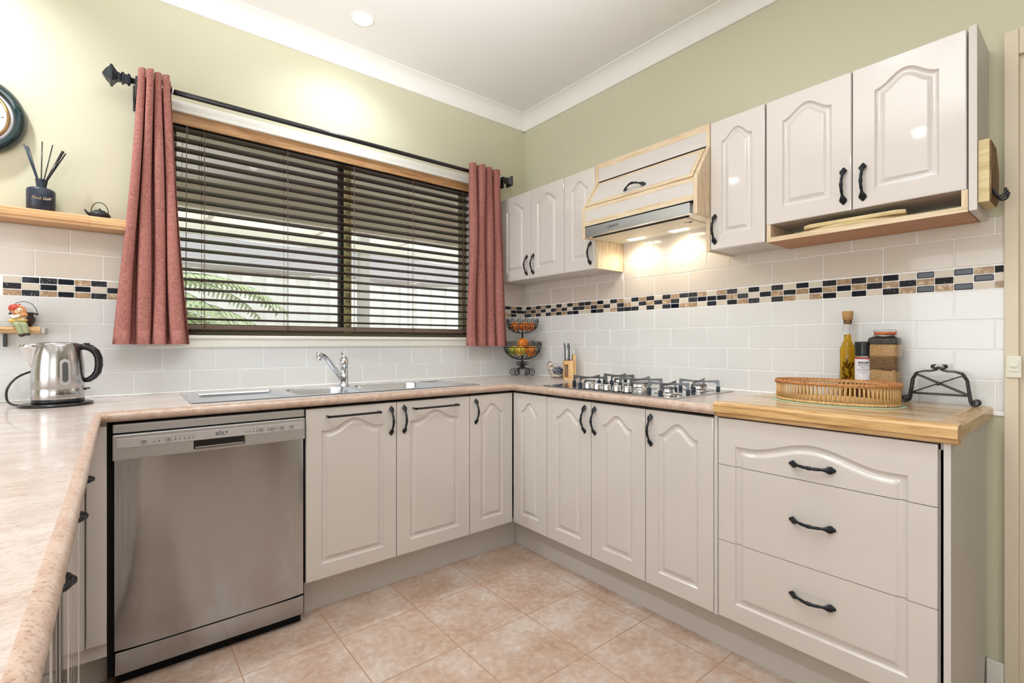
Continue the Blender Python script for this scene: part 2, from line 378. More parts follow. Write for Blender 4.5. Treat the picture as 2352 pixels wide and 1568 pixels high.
# ------------------------------------------------------------------ setting
g = G(); g.box(-6, -6, -.05, 1.6, .0, 0); struct(obj('floor', g, floor_m))
g = G(); g.box(-6, -6, CE, 1.6, .12, CE + .1); struct(obj('ceiling', g, ceil_m))
WX0, WX1, WZ0, WZ1 = -2.1, -.44, 1.18, 2.2
g = G()
for q in ((-6, 0, 0, WX0, .12, CE), (WX1, 0, 0, .12, .12, CE), (WX0, 0, 0, WX1, .12, WZ0), (WX0, 0, WZ1, WX1, .12, CE)): g.box(*q)
wall_back = struct(obj('wall_back', g, paint))
g = G(); g.box(0, -2.44, 0, .12, 0, CE); g.box(0, -3.35, 2.12, .12, -2.44, CE); g.box(0, -6, 0, .12, -3.35, CE)
wall_right = struct(obj('wall_right', g, paint))
g = G(); g.box(-6.1, -6, 0, -6, .12, CE); struct(obj('wall_left', g, paint))
g = G(); g.box(-6, -6.1, 0, 1.6, -6, CE); struct(obj('wall_front', g, paint))
for i, (x0, x1, mm) in enumerate(((-1.95, -1.68, 'reflect_dark'), (-1.66, -1.1, 'reflect_taupe'), (-.62, -.1, 'reflect_taupe'))):
    if mm not in MATS: mat(mm, srgb(26, 22, 22) if mm == 'reflect_dark' else srgb(112, 88, 80), .5)
    g = G(); g.box(x0, -5.995, 0, x1, -5.955, 2.1, .003); struct(obj('door_%d' % (i + 2), g, MATS[mm]))  # unseen panels added to put dark bands into the dishwasher's reflection
g = G(); g.box(1.5, -6, 0, 1.6, 0, CE); struct(obj('wall_hallway', g, paint))
# cornices: coved profile
def cornice(name, axis):
    pr = [(0, 0), (-.012, 0)] + [(-.012 - .078 * (1 - cos(t * pi / 2)), .082 * sin(t * pi / 2)) for t in [i / 10 for i in range(11)]] + [(-.09, .086), (0, .086)]
    g = G()
    if axis == 'x': g.prism([(y, CE - .086 + z) for y, z in pr], 'x', -6, 0, True)
    else: g.prism([(x, CE - .086 + z) for x, z in pr], 'y', -6, 0, True)
    return struct(obj(name, g, cornice_m))
cornice('trim_1', 'x'); cornice('trim_2', 'y')

# tiled splashbacks: every tile a bevelled block, all one surface per course of tiles
TW, TP = .2, .2024
def tiles(g, along, u0, u1, z0, z1, edge):
    """along 'x' (window wall) or 'y' (hob wall); edge: u of one joint"""
    k0 = math.floor((u0 - edge) / TP) - 1; u = edge + k0 * TP
    while u < u1:
        a, c = max(u + .0013, u0), min(u + TP - .0013, u1)
        if c - a > .004:
            if along == 'x': g.box(a, -.008, z0 + .0013, c, .0, z1 - .0013, .0014, 1)
            else: g.box(-.008, a, z0 + .0013, 0, c, z1 - .0013, .0014, 1)
        u += TP
RZ = [1.325 - .1015 * k for k in range(5)]      # course lines below the mosaic
EL, EL2 = -.8973, -.8973 - TP / 2
ER, ER2 = -2.3073, -2.4078
g = G()
for k in range(4):
    e = EL2 if k % 2 else EL
    e = {0: EL, 1: EL2, 2: EL, 3: EL2}[k]
    zt, zb = RZ[k], RZ[k + 1]
    if k < 2:
        tiles(g, 'x', -3.3, WX0 - .03, zb, zt, e); tiles(g, 'x', WX1 + .03, -.008, zb, zt, e)
    else: tiles(g, 'x', -3.3, -.008, zb, min(zt, 1.125), e)
struct(obj('splashback_tiles', g, tile_lo, wall_back))
g = G()
tiles(g, 'x', -3.3, WX0 - .03, 1.405, 1.506, EL); tiles(g, 'x', -3.3, WX0 - .03, 1.506, 1.6, EL2)
tiles(g, 'x', WX1 + .03, -.008, 1.405, 1.506, EL); tiles(g, 'x', WX1 + .03, -.008, 1.506, 1.56, EL2)
struct(obj('upper_splashback_tiles', g, tile_hi, wall_back))
g = G()
for k in range(4): tiles(g, 'y', -2.43, -.008, RZ[k + 1], RZ[k], ER2 if k % 2 else ER)
struct(obj('splashback_tiles', g, tile_lo, wall_right))
g = G()
tiles(g, 'y', -2.43, -.008, 1.405, 1.506, ER)
tiles(g, 'y', -2.43, -1.512, 1.506, 1.56, ER2); tiles(g, 'y', -.88, -.008, 1.506, 1.56, ER2)
tiles(g, 'y', -1.512, -.888, 1.506, 1.6075, ER2); tiles(g, 'y', -1.512, -.888, 1.6075, 1.709, ER); tiles(g, 'y', -1.512, -.888, 1.709, 1.73, ER2)
struct(obj('upper_splashback_tiles', g, tile_hi, wall_right))
g = G()
g.box(-3.3, -.0062, .9, WX0 - .03, -.0005, 1.6); g.box(WX1 + .03, -.0062, .9, -.003, -.0005, 1.56); g.box(WX0 - .03, -.0062, .9, WX1 + .03, -.0005, 1.125)
struct(obj('splashback_grout', g, grout, wall_back))
g = G(); g.box(-.0062, -2.43, .905, -.0005, -.003, 1.56); g.box(-.0062, -1.512, 1.56, -.0005, -.888, 1.73)
struct(obj('splashback_grout', g, grout, wall_right))
# mosaic strip: b glass, g glitter, c cream, n brown
COLS_L = ['ngc', 'cgn', 'bcg', 'gbn', 'bcb', 'nbn', 'gcg', 'cgn']
COLS_R0 = ['cgb', 'gng', 'ngn', 'gng', 'ngc', 'gcg', 'cgn', 'gng', 'cgn', 'gcg', 'ngb', 'ggc', 'gnc', 'ngb', 'bng', 'cgc', 'gcn', 'ngg', 'cng', 'gcg', 'ngc', 'gng', 'cgc', 'gng', 'ngb', 'gcn', 'ggn']
COLS_R1 = ['nbc', 'cbb', 'nbc', 'gnb', 'cgn', 'bcg', 'cbc', 'gng', 'cbn', 'bnc', 'cbn', 'gnb', 'nbc', 'gnb', 'ngc', 'bng', 'cgn', 'bnb', 'cgn', 'bcb', 'nbc', 'gcn']
ML = {'b': 0, 'g': 1, 'c': 2, 'n': 3}
mosaic_mats = [m_glass, m_glit, m_cream, m_brown]
def mosaic(g, along, a, c, z, kind):
    g.mi = ML[kind]; bv = .003 if kind == 'b' else .0008
    if along == 'x': g.box(a + .001, -.0085 if kind == 'b' else -.008, z + .001, c - .001, 0, z + .0235, bv, 2 if kind == 'b' else 1)
    else: g.box(-.0085 if kind == 'b' else -.008, a + .001, z + .001, 0, c - .001, z + .0235, bv, 2 if kind == 'b' else 1)
g = G(); MP = TP / 4
cols = COLS_R0 + COLS_R1; edges = [-.008] + [-.0285 - MP * k for k in range(len(cols))]
edges = [e for e in edges]; edges[-1] = -2.4292
for i, cstr in enumerate(cols[:len(edges) - 1]):
    for r in range(3): mosaic(g, 'y', edges[i + 1], edges[i], 1.402 - .0253 * (r + 1), cstr[r])
for f in g.b.faces: pass
struct(obj('mosaic_strip', g, mosaic_mats, wall_right))
g = G(); x = -2.6133 - .0006
for i in range(16, 0, -1):
    cstr = random.choice(cols)
    for r in range(3): mosaic(g, 'x', x - MP * i, x - MP * (i - 1), 1.402 - .0253 * (r + 1), cstr[r])
ux = [-2.6039 + MP * k for k in range(0, 9)]
CL = COLS_L[1:] + ['gcb', 'ncg']
for i in range(9):
    a = -2.6039 + MP * i
    for r in range(3): mosaic(g, 'x', a, a + MP, 1.402 - .0253 * (r + 1), CL[i][r])
right = ['bgc', 'nbc', 'cgb', 'bng', 'gcn', 'cbn', 'gcg', 'ncb']
xx = -.008 - .022; seq = ['cgc', 'gbc', 'ngb', 'gcn', 'cbn', 'ngc', 'gcb', 'bng', 'cgn']
mosaic(g, 'x', xx, -.008, 1.402 - .0253, 'c'); mosaic(g, 'x', xx, -.008, 1.402 - .0506, 'b'); mosaic(g, 'x', xx, -.008, 1.402 - .0759, 'c')
for i, cstr in enumerate(['ggc', 'nbg', 'gcn', 'cgb', 'ncg', 'gnc', 'bgn']):
    for r in range(3): mosaic(g, 'x', xx - MP * (i + 1), xx - MP * i, 1.402 - .0253 * (r + 1), cstr[r])
struct(obj('mosaic_strip', g, mosaic_mats, wall_back))

# ------------------------------------------------------------------ window
win = bpy.data.objects.new('window_1', None); C.objects.link(win); win.location = (-1.27, .08, 1.18); struct(win)
g = G()
g.box(WX0, .0, WZ1 - .012, WX1, .12, WZ1); g.box(WX0, 0, WZ0, WX0 + .012, .12, WZ1); g.box(WX1 - .012, 0, WZ0, WX1, .12, WZ1)
struct(obj('window_reveal', g, trim_m, win))
g = G(); g.box(WX0 - .07, -.016, 2.19, WX1 + .07, 0, 2.235, .003); g.box(WX0 - .07, -.022, 2.182, WX1 + .07, 0, 2.196, .003)
g.box(WX0 - .07, -.016, 1.13, WX0, 0, 2.2, .003); g.box(WX1, -.016, 1.13, WX1 + .07, 0, 2.2, .003)
struct(obj('window_architrave', g, trim_m, win))
g = G(); g.box(WX0 - .07, -.03, 1.163, WX1 + .07, .12, 1.18, .004); g.box(WX0 - .07, -.02, 1.125, WX1 + .07, 0, 1.164, .004)
struct(obj('window_sill', g, trim_m, win))
g = G()
g.box(WX0 + .012, .07, 1.18, WX1 - .012, .12, 1.235, .004); g.box(WX0 + .012, .055, 1.18, WX1 - .012, .12, 1.2, .003)
g.box(WX0 + .012, .07, WZ1 - .05, WX1 - .012, .12, WZ1 - .012, .003)
g.box(WX0 + .012, .07, 1.18, WX0 + .045, .12, WZ1 - .02); g.box(WX1 - .045, .07, 1.18, WX1 - .012, .12, WZ1 - .02)
struct(obj('window_frame', g, alum, win))
g = G(); g.box(-1.295, .072, 1.2, -1.278, .122, WZ1 - .03); struct(obj('window_seal', g, alum_d, win))
g = G(); g.box(-1.278, .066, 1.2, -1.235, .122, WZ1 - .03, .002); 
g2 = G()
for k in range(26): g2.box(-1.268, .064, 1.225 + k * .036, -1.244, .07, 1.243 + k * .036, .001)
mul = struct(obj('window_mullion', g, brickstrip, win)); struct(obj('mullion_pattern', g2, alum, mul))
g = G(); g.box(-1.28, .1, 1.24, WX0 + .045, .104, WZ1 - .05); g.box(WX1 - .045, .1, 1.24, -1.24, .104, WZ1 - .05)
struct(obj('window_glass', g, pane_m, win))

# ------------------------------------------------------------------ venetian blind
bl = thing('venetian_blind', 'dark brown timber venetian blind, half open, hanging in the kitchen window', 'blind', (-1.27, .03, 1.2))
BX0, BX1 = WX0 + .016, WX1 - .016
g = G(); g.box(BX0, -.008, 2.132, BX1, .004, 2.186, .003); obj('valance', g, valance_w, bl, label='light brown timber valance')
g = G(); g.box(BX0, .006, 2.14, BX1, .058, 2.186); obj('head_rail', g, dark_gap, bl)
def slat_mesh():
    g = G(); prof = []
    tilt = radians(7)
    for s in range(7):
        t = -1 + 2 * s / 6; prof.append((t * .025, .0022 * (1 - t * t)))
    top = [(a, z + .0012) for a, z in prof]; bot = [(a, z - .0012) for a, z in prof][::-1]
    pl = [(a * cos(tilt) + z * sin(tilt), -a * sin(tilt) + z * cos(tilt)) for a, z in top + bot]
    g.prism(pl, 'x', BX0 + 1.27, BX1 + 1.27); return g
s0 = obj('slat', slat_mesh(), slat_m, bl, (0, .002, 1.2565 - 1.2), world=False)
for k in range(1, 20): dup(s0, bl, (0, .002, 1.2565 + .0455 * k - 1.2))
g = G(); g.box(BX0, .006, 1.207, BX1, .058, 1.2285, .003); br_ = obj('bottom_rail', g, rail_m, bl)
for i, x in enumerate((-1.955, -1.592, -1.245, -.884, -.52)):
    g = G()
    for dx, y in ((0, .0045), (.004, .0045), (-.004, .057)): g.tube([(x + dx, y, 1.21), (x + dx, y, 2.15)], .0009, 5)
    for k in range(20): g.tube([(x, .005, 1.2545 + .0455 * k + .002), (x - .003, .057, 1.2505 + .0455 * k)], .0007, 4)
    obj('ladder_cord', g, cord_m, bl)
    g = G(); g.lathe([(.002, 0), (.008, .001), (.007, .006), (.003, .008)], (x, .024, 1.2), 10); g.tube([(x, .003, 1.215), (x + .012, -.004, 1.232), (x - .016, -.004, 1.243), (x - .024, -.002, 1.228)], .0008, 5)
    obj('cord_plug', g, rail_m, br_)
g = G(); g.tube([(-2.022, -.004, 2.15), (-2.024, -.006, 1.8), (-2.026, -.005, 1.3)], .0017, 6); g.tube([(-2.018, -.004, 2.15), (-2.02, -.006, 2.05)], .001, 5)
g.lathe([(.003, 0), (.0075, .005), (.0055, .03), (.002, .036)], (-2.026, -.005, 1.268), 10)
obj('pull_cord', g, cord_m, bl)

# ------------------------------------------------------------------ curtain rod and curtains
RY, RZ_ = -.092, 2.232
rod = thing('curtain_rod', 'black metal curtain rod with square finials above the window', 'curtain rod', (-1.24, 0, RZ_))
g = G(); g.tube([(-2.25, RY, RZ_), (-1.2, RY, RZ_), (-.24, RY, RZ_)], .0118, 14); obj('pole', g, blackm, rod)
def finial(x, d):
    prof = [(.0, .013), (.004, .024), (.010, .026), (.012, .02), (.022, .02), (.024, .026), (.030, .026), (.034, .018), (.045, .022), (.055, .036), (.060, .045), (.066, .046), (.070, .036), (.082, .022), (.092, .004)]
    if d < 0: pass
    rings = [[(x + d * t, RY + r * a, RZ_ + r * c) for a, c in ((-.72, -.72), (.72, -.72), (.72, .72), (-.72, .72))] for t, r in prof]
    g = G(); g.loft(rings, smooth=False); bmesh.ops.recalc_face_normals(g.b, faces=g.b.faces); return g
obj('finial', finial(-2.222, -1), antique, rod); obj('finial', finial(-.275, 1), blackm, rod)
for x in (-2.203, -.272):
    g = G(); g.box(x - .006, RY - .014, RZ_ - .055, x + .006, RY + .02, RZ_ + .02, .002); g.box(x - .006, RY, RZ_ - .05, x + .006, 0, RZ_ - .035, .001); g.box(x - .012, -.006, RZ_ - .09, x + .012, 0, RZ_ + .02, .001)
    obj('bracket', g, blackm, rod)
def curtain(name, label, xt0, xt1, xb0, xb1, folds, ztop, zbot, flip, ph=0.0):
    t = thing(name, label, 'curtain', ((xt0 + xt1) / 2, RY, zbot), group=None)
    nu, nv = folds * 22, 40; g = G(); rows = []
    for j in range(nv + 1):
        v = j / nv; x0 = xt0 + (xb0 - xt0) * v ** 1.1; x1 = xt1 + (xb1 - xt1) * v ** 1.1; z = ztop + (zbot - ztop) * v
        row = []
        for i in range(nu + 1):
            u = i / nu; a = u * folds * 2 * pi + ph
            amp = .036 + .008 * sin(3 * v + u * 5) ; sh = sin(a)
            y = RY + amp * (sh * 1.15 if abs(sh) < .8 else math.copysign(.92 + (abs(sh) - .8) * .4, sh))
            xx = x0 + (x1 - x0) * u + (x1 - x0) / folds / (2 * pi) * .97 * cos(a) - .004 * sin(2 * a) + .006 * sin(v * 5 + u * 9) * v
            y += .004 * sin(v * 9 + u * 13)
            if y > -.03: y = -.03
            row.append((xx, y, z - (.012 * (1 - v) * (1 - cos(a * 1.0)) * .3) + .002 * sin(u * 17) * v))
        rows.append(row)
    g.loft(rows, closed=False, caps=False)
    # hem: a doubled band
    o = obj('drape', g, fabric, t); sm = o.modifiers.new('thick', 'SOLIDIFY'); sm.thickness = .0022; sm.offset = 0
    g = G(); rows = []
    for k, z in ((0, zbot + .058), (1, zbot + .0565), (2, zbot - .001)):
        v = (z - ztop) / (zbot - ztop); row = []
        for i in range(nu + 1):
            src = rr(rows_src=rowsrc(xt0, xt1, xb0, xb1, folds, ztop, zbot, ph, v), i=i, n=nu); row.append((src[0], src[1] - (.0022 if k else .0005), z))
        rows.append(row)
    g.loft(rows, closed=False, caps=False); h = obj('hem', g, fabric, t)
    return t
def rowsrc(xt0, xt1, xb0, xb1, folds, ztop, zbot, ph, v): return (xt0, xt1, xb0, xb1, folds, ph, v)
def rr(rows_src, i, n):
    xt0, xt1, xb0, xb1, folds, ph, v = rows_src
    x0 = xt0 + (xb0 - xt0) * v ** 1.1; x1 = xt1 + (xb1 - xt1) * v ** 1.1; u = i / n; a = u * folds * 2 * pi + ph
    amp = .036 + .008 * sin(3 * v + u * 5); sh = sin(a)
    y = RY + amp * (sh * 1.15 if abs(sh) < .8 else math.copysign(.92 + (abs(sh) - .8) * .4, sh))
    xx = x0 + (x1 - x0) * u + (x1 - x0) / folds / (2 * pi) * .97 * cos(a) - .004 * sin(2 * a) + .006 * sin(v * 5 + u * 9) * v
    y += .004 * sin(v * 9 + u * 13)
    return (xx, min(y, -.03))
cl = curtain('curtain', 'dusty rose curtain gathered at the window side nearest the kettle', -2.196, -2.088, -2.272, -2.02, 4, 2.287, 1.14, False, 2.6)
cr = curtain('curtain', 'dusty rose curtain gathered at the window side beside the wall cupboards', -.535, -.285, -.545, -.235, 4, 2.285, 1.125, True, 3.4)
for t_, x0, x1, n in ((cl, -2.186, -2.092, 6), (cr, -.50, -.295, 5)):
    for i in range(n):
        x = x0 + (x1 - x0) * i / (n - 1); g = G(); an = .55 * (-1) ** i
        pts = [(x + .0205 * sin(an) * cos(a), RY + .0205 * cos(an) * cos(a), RZ_ + .0205 * sin(a)) for a in [k * 2 * pi / 20 for k in range(20)]]
        g.tube(pts, .0035, 6, closed=True); obj('eyelet', g, chrome, t_)

# ------------------------------------------------------------------ worktops
g = G()
TK = .036; F = .018
SX0, SX1, SY0, SY1 = -2.035, -.775, -.50, -.115      # sink cut-out
HX0, HX1, HY0, HY1 = -.535, -.08, -1.54, -.82
def slab(x0, y0, x1, y1): g.box(x0, y0, BT - TK, x1, y1, BT)
fe = -.582
slab(-3.1, -2.62, -2.323, fe); slab(-3.1, fe, SX0, -.009); slab(SX0, SY1, SX1, -.009); slab(SX0, fe, SX1, SY0); slab(SX1, fe, -.009, -.009)
slab(fe, HY1, -.009, fe); slab(fe, -1.752, -.009, HY0); slab(fe, HY0, HX0, HY1); slab(HX1, HY0, -.009, HY1)
g.mi = 1
path = [(-2.323, -2.62), (-2.323, fe), (fe, fe), (fe, -1.752)]
dirs = [Vector((1, 0)), Vector((1, -1)), Vector((-1, -1)), Vector((-1, 0))]
half = [(-.0, 0)] + []
prof = [(F * sin(t), BT - F + F * cos(t)) for t in [i * pi / 10 for i in range(11)]]
rings = [[(p[0] + d.x * r, p[1] + d.y * r, z) for r, z in prof] for p, d in zip(path, dirs)]
g.loft(rings, closed=False, caps=False)
bmesh.ops.recalc_face_normals(g.b, faces=g.b.faces)
tag(obj('worktop', g, [lam, lam_e]), 'pinkish beige laminate worktop with rounded edge running round three sides', 'worktop')
g = G(); g.box(-3.1, -.014, BT, -.013, -.006, BT + .006, .002); g.box(-.014, -1.75, BT, -.006, -.013, BT + .006, .002)
struct(obj('trim_3', g, grout))
# timber worktop
wt = thing('timber_worktop', 'laminated timber worktop over the three-drawer unit, with framed edge', 'worktop', (-.3, -2.1, .89))
g = G(); g.box(-.54, -2.355, WT - .038, -.009, -1.753, WT - .0002); obj('surface', g, acacia, wt)
g = G(); prof = [(-.54, WT - .040), (-.54, WT), (-.588, WT), (-.596, WT - .004), (-.601, WT - .010), (-.601, WT - .034), (-.592, WT - .036), (-.592, WT - .047), (-.584, WT - .052), (-.56, WT - .052)]
g.prism(prof, 'y', -2.403, -1.7475); obj('front_edge', g, acacia_e, wt)
g = G(); prof = [(-2.355, WT - .040), (-2.355, WT), (-2.396, WT), (-2.403, WT - .006), (-2.403, WT - .036), (-2.392, WT - .040)]
g.prism(prof, 'x', -.5395, -.009); obj('side_edge', g, acacia_s, wt)

# ------------------------------------------------------------------ cabinet doors and handles
def outline(w, h, ml, mr, mb, zs, A, bf=.95, d=0, n=36):
    """cathedral-arched panel outline inset by d, always with the same number of points"""
    X0, X1 = ml, w - mr; c = (X0 + X1) / 2; hw = (X1 - X0) / 2; b = hw * bf
    x0, x1 = X0 + d, X1 - d; e = .007; zb = mb + d
    def top(x):
        u = abs(x - c); z = zs + (A * (.5 + .5 * cos(pi * u / b)) if u < b else 0); sl = A * .5 * pi / b * sin(pi * u / b) if u < b else 0
        return z - d * math.sqrt(1 + sl * sl)
    pts = [(x0, zb), (x0 + e, zb), (x1 - e, zb), (x1, zb), (x1, zb + e), (x1, top(x1) - e), (x1, top(x1))]
    for i in range(1, n): x = x1 - (x1 - x0) * i / n; pts.append((x, top(x)))
    pts += [(x0, top(x0)), (x0, top(x0) - e), (x0, zb + e)]; return pts
PROF = [(0, 0), (.002, .0028), (.005, .0068), (.011, .0082), (.018, .0076), (.024, .0042), (.0275, .0014), (.031, .0010)]
def door_bm(w, h, ml, mr, mb, zs, A, bf=.95):
    g = G(); P = outline(w, h, ml, mr, mb, zs, A, bf); n = len(P); b = g.b
    loops = []
    for d, dep in PROF:
        loops.append([b.verts.new((x, dep, z)) for x, z in outline(w, h, ml, mr, mb, zs, A, bf, d)])
    bev = .0035
    def rect(ins, dep):
        q = []
        for i, (x, z) in enumerate(P):
            if i == 0: q.append((ins, ins))
            elif i == 3: q.append((w - ins, ins))
            elif i == 6: q.append((w - ins, h - ins))
            elif i == n - 3: q.append((ins, h - ins))
            elif i < 3: q.append((x, ins))
            elif i < 6: q.append((w - ins, z))
            elif i > n - 3: q.append((ins, z))
            else: q.append((x, h - ins))
        return [b.verts.new((x, dep, z)) for x, z in q]
    outer = [rect(bev, 0), rect(bev * .3, bev * .3), rect(0, bev), rect(0, .018)]
    def br(a, c, smooth):
        for i in range(n): g.face([a[i], a[(i + 1) % n], c[(i + 1) % n], c[i]], smooth)
    for i in range(len(loops) - 1): br(loops[i], loops[i + 1], True)
    br(outer[0], loops[0], False)
    br(outer[1], outer[0], True); br(outer[2], outer[1], True); br(outer[3], outer[2], False)
    g.face(loops[-1]); g.face(outer[3])
    bmesh.ops.recalc_face_normals(b, faces=b.faces)
    return g
# bow handle, local: long axis z, stands out towards -y
def handle_bm(Lh=.134):
    g = G(); n = 40; pts, rs, fl = [], [], []
    for i in range(n + 1):
        s = i / n; z = (s - .5) * Lh; e = min(s, 1 - s)
        y = -.0025 - .0265 * (sin(pi * min(1, max(0, (e - .04) / .46)) / 2) ** 1.25)
        wd = .0038
        if e < .28:
            q = e / .28; wd = .0030 + .0062 * math.exp(-((q - .42) / .26) ** 2) + (.001 * sin(q * 30) if q < .3 else 0)
            if q < .12: wd = .001 + q / .12 * .0045
        if abs(s - .5) < .045: wd = .0052 if abs(abs(s - .5) - .022) < .012 else .0040
        pts.append((0, y, z)); rs.append(wd * 1.32); fl.append(.45 if e < .1 else (.45 + (e - .1) / .15 * .55 if e < .25 else 1))
    rings = []
    for p, r, f in zip(pts, rs, fl):
        rings.append([(r * cos(2 * pi * j / 10), p[1] + r * f * sin(2 * pi * j / 10), p[2]) for j in range(10)])
    g.loft(rings); g.ball((0, -.001, Lh / 2 - .016), .0036, n=8); g.ball((0, -.001, -Lh / 2 + .016), .0036, n=8)
    return g
H0 = bpy.data.meshes.new('handle'); _g = handle_bm(); _g.b.to_mesh(H0); _g.b.free(); H0.materials.append(antique)
def handle(parent, x, z, horiz=False, y=0, rx=0):
    o = bpy.data.objects.new('handle', H0); C.objects.link(o); o.parent = parent; o.location = (x, y, z)
    o.rotation_euler = (rx, pi / 2 if horiz else 0, 0); return o
def door(parent, u, z0, w, h, margin=None, zs=.62, A=.048, bf=.95, hx=None, hz=None, mb=.061, rot=0, face=0, org=(0, 0), mr=None, name='door'):
    """org: world xy of the local u=0 on the face line"""
    ml = margin; mr = margin if mr is None else mr
    g = door_bm(w - .003, h, ml, mr, mb, zs, A, bf)
    o = obj(name, g, cab, parent, world=False)
    R = Matrix.Rotation(rot, 4, 'Z'); p = R @ Vector((u + .0015, 0, 0)) + Vector((org[0], org[1], z0))
    M = W(parent).inverted() @ (Matrix.Translation(p) @ R); o.matrix_basis = M
    if hx is not None: handle(o, hx, hz - z0)
    return o
DZ, DH = .160, .712
FY = -.577
def carcass(parent, boxes, m=cabin, name='carcass'):
    g = G()
    for q in boxes: g.box(*q)
    return obj(name, g, m, parent)
# left run (window side), doors face -y: local u = +x
t = thing('sink_cabinet', 'cream double-door base cabinet under the sink, with two hanging towel bars', 'cabinet', (-1.27, -.3, 0))
carcass(t, [(-1.669, -.558, .158, -1.653, -.02, .872), (-.876, -.558, .158, -.861, -.02, .872), (-1.669, -.558, .158, -.861, -.02, .174), (-1.669, -.03, .158, -.861, -.02, .872), (-1.669, -.558, .158, -.861, -.54, .872)])
door(t, 0, DZ, .4018, DH, .061, .619, .042, .8, .372, .79, org=(-1.6687, FY))
door(t, .4018, DZ, .4060, DH, .066, .619, .042, .8, .035, .79, org=(-1.6687, FY))
for i, (x0, x1) in enumerate(((-1.589, -1.355), (-1.189, -.946))):
    g = G(); g.box(x0, -.614, .833, x1, -.606, .842, .001); g.box(x0, -.614, .833, x0 + .008, -.58, .842, .001); g.box(x1 - .008, -.614, .833, x1, -.58, .842, .001)
    tag(obj('towel_bar', g, blackm), ('flat black towel bar on the sink cabinet door beside the dishwasher', 'flat black towel bar on the sink cabinet door away from the dishwasher')[i], 'towel rail', 'towel bars on the sink cabinet doors')
t = thing('corner_cabinet', 'cream corner base cabinet with two narrow doors meeting at right angles', 'cabinet', (-.4, -.4, 0))
carcass(t, [(-.8585, -.558, .158, -.02, -.02, .174), (-.8585, -.558, .158, -.845, -.02, .872), (-.558, -.846, .158, -.02, -.832, .872), (-.558, -.83, .158, -.02, -.56, .174), (-.8585, -.03, .158, -.02, -.02, .872), (-.03, -.846, .158, -.02, -.03, .872), (-.8585, -.558, .158, -.575, -.54, .872), (-.558, -.846, .158, -.54, -.558, .872)])
door(t, 0, DZ, .2830, DH, .0665, .617, .05, 1, .034, .79, org=(-.8607, FY))
RR = -pi / 2
door(t, 0, DZ, .268, DH, .0635, .617, .05, 1, org=(FY, -.5800), rot=RR)
t = thing('hob_cabinet', 'cream double-door base cabinet under the gas hob', 'cabinet', (-.3, -1.15, 0))
carcass(t, [(-.558, -.862, .158, -.02, -.85, .872), (-.558, -1.438, .158, -.02, -1.426, .872), (-.558, -1.438, .158, -.02, -.85, .174), (-.03, -1.438, .158, -.02, -.85, .872), (-.558, -1.438, .158, -.54, -.85, .872)])
door(t, 0, DZ, .2975, DH, .0635, .617, .05, 1, .258, .79, org=(FY, -.8485), rot=RR)
door(t, .2975, DZ, .2945, DH, .0635, .617, .05, 1, .022, .79, org=(FY, -.8485), rot=RR)
t = thing('base_cabinet', 'cream single-door base cabinet between the hob cabinet and the drawers', 'cabinet', (-.3, -1.59, 0))
carcass(t, [(-.558, -1.455, .158, -.02, -1.441, .872), (-.558, -1.737, .158, -.02, -1.725, .872), (-.558, -1.737, .158, -.02, -1.441, .174), (-.03, -1.737, .158, -.02, -1.441, .872), (-.558, -1.737, .158, -.54, -1.441, .872)])
door(t, 0, DZ, .2965, DH, .060, .617, .052, 1, .0265, .79, org=(FY, -1.441), rot=RR)
# three-drawer unit
t = thing('drawer_unit', 'cream three-drawer base unit under the timber worktop, arched top drawer', 'drawers', (-.3, -2.06, 0))
carcass(t, [(-.575, -1.7515, .158, -.02, -1.7385, .88), (-.558, -2.371, .158, -.02, -2.363, .88), (-.558, -2.371, .158, -.02, -1.75, .174), (-.03, -2.371, .158, -.02, -1.75, .88), (-.558, -2.371, .158, -.54, -1.75, .86)])
R = Matrix.Rotation(RR, 4, 'Z')
cuts = [(.7085, .876, .757), (.437, .7085, .577), (.162, .437, .338)]
for zb, zt, hz in cuts:
    g = door_bm(.606, .714, .062, .062, .061, .618, .042, .82); b = g.b
    if zt < .87:
        bmesh.ops.bisect_plane(b, geom=b.verts[:] + b.edges[:] + b.faces[:], plane_co=(0, 0, zt - .162 - .001), plane_no=(0, 0, 1), clear_outer=True)
    if zb > .17:
        bmesh.ops.bisect_plane(b, geom=b.verts[:] + b.edges[:] + b.faces[:], plane_co=(0, 0, zb - .162 + .001), plane_no=(0, 0, -1), clear_outer=True)
    nf = bmesh.ops.holes_fill(b, edges=[e for e in b.edges if e.is_boundary], sides=0)['faces']
    for f in nf:
        f.smooth = False
        for e in f.edges: e.smooth = False
    d = obj('drawer', g, cab, t, world=False)
    d.matrix_basis = W(t).inverted() @ (Matrix.Translation((FY, -1.754, .162)) @ R)
    handle(d, .306, hz - .162, True)
g = G(); pl = [(-.578, .0), (-.578, .882), (-.012, .882), (-.012, .13), (-.05, .03), (-.05, 0)]
g.prism(pl, 'y', -2.3865, -2.372); obj('end_panel', g, cabin, t)
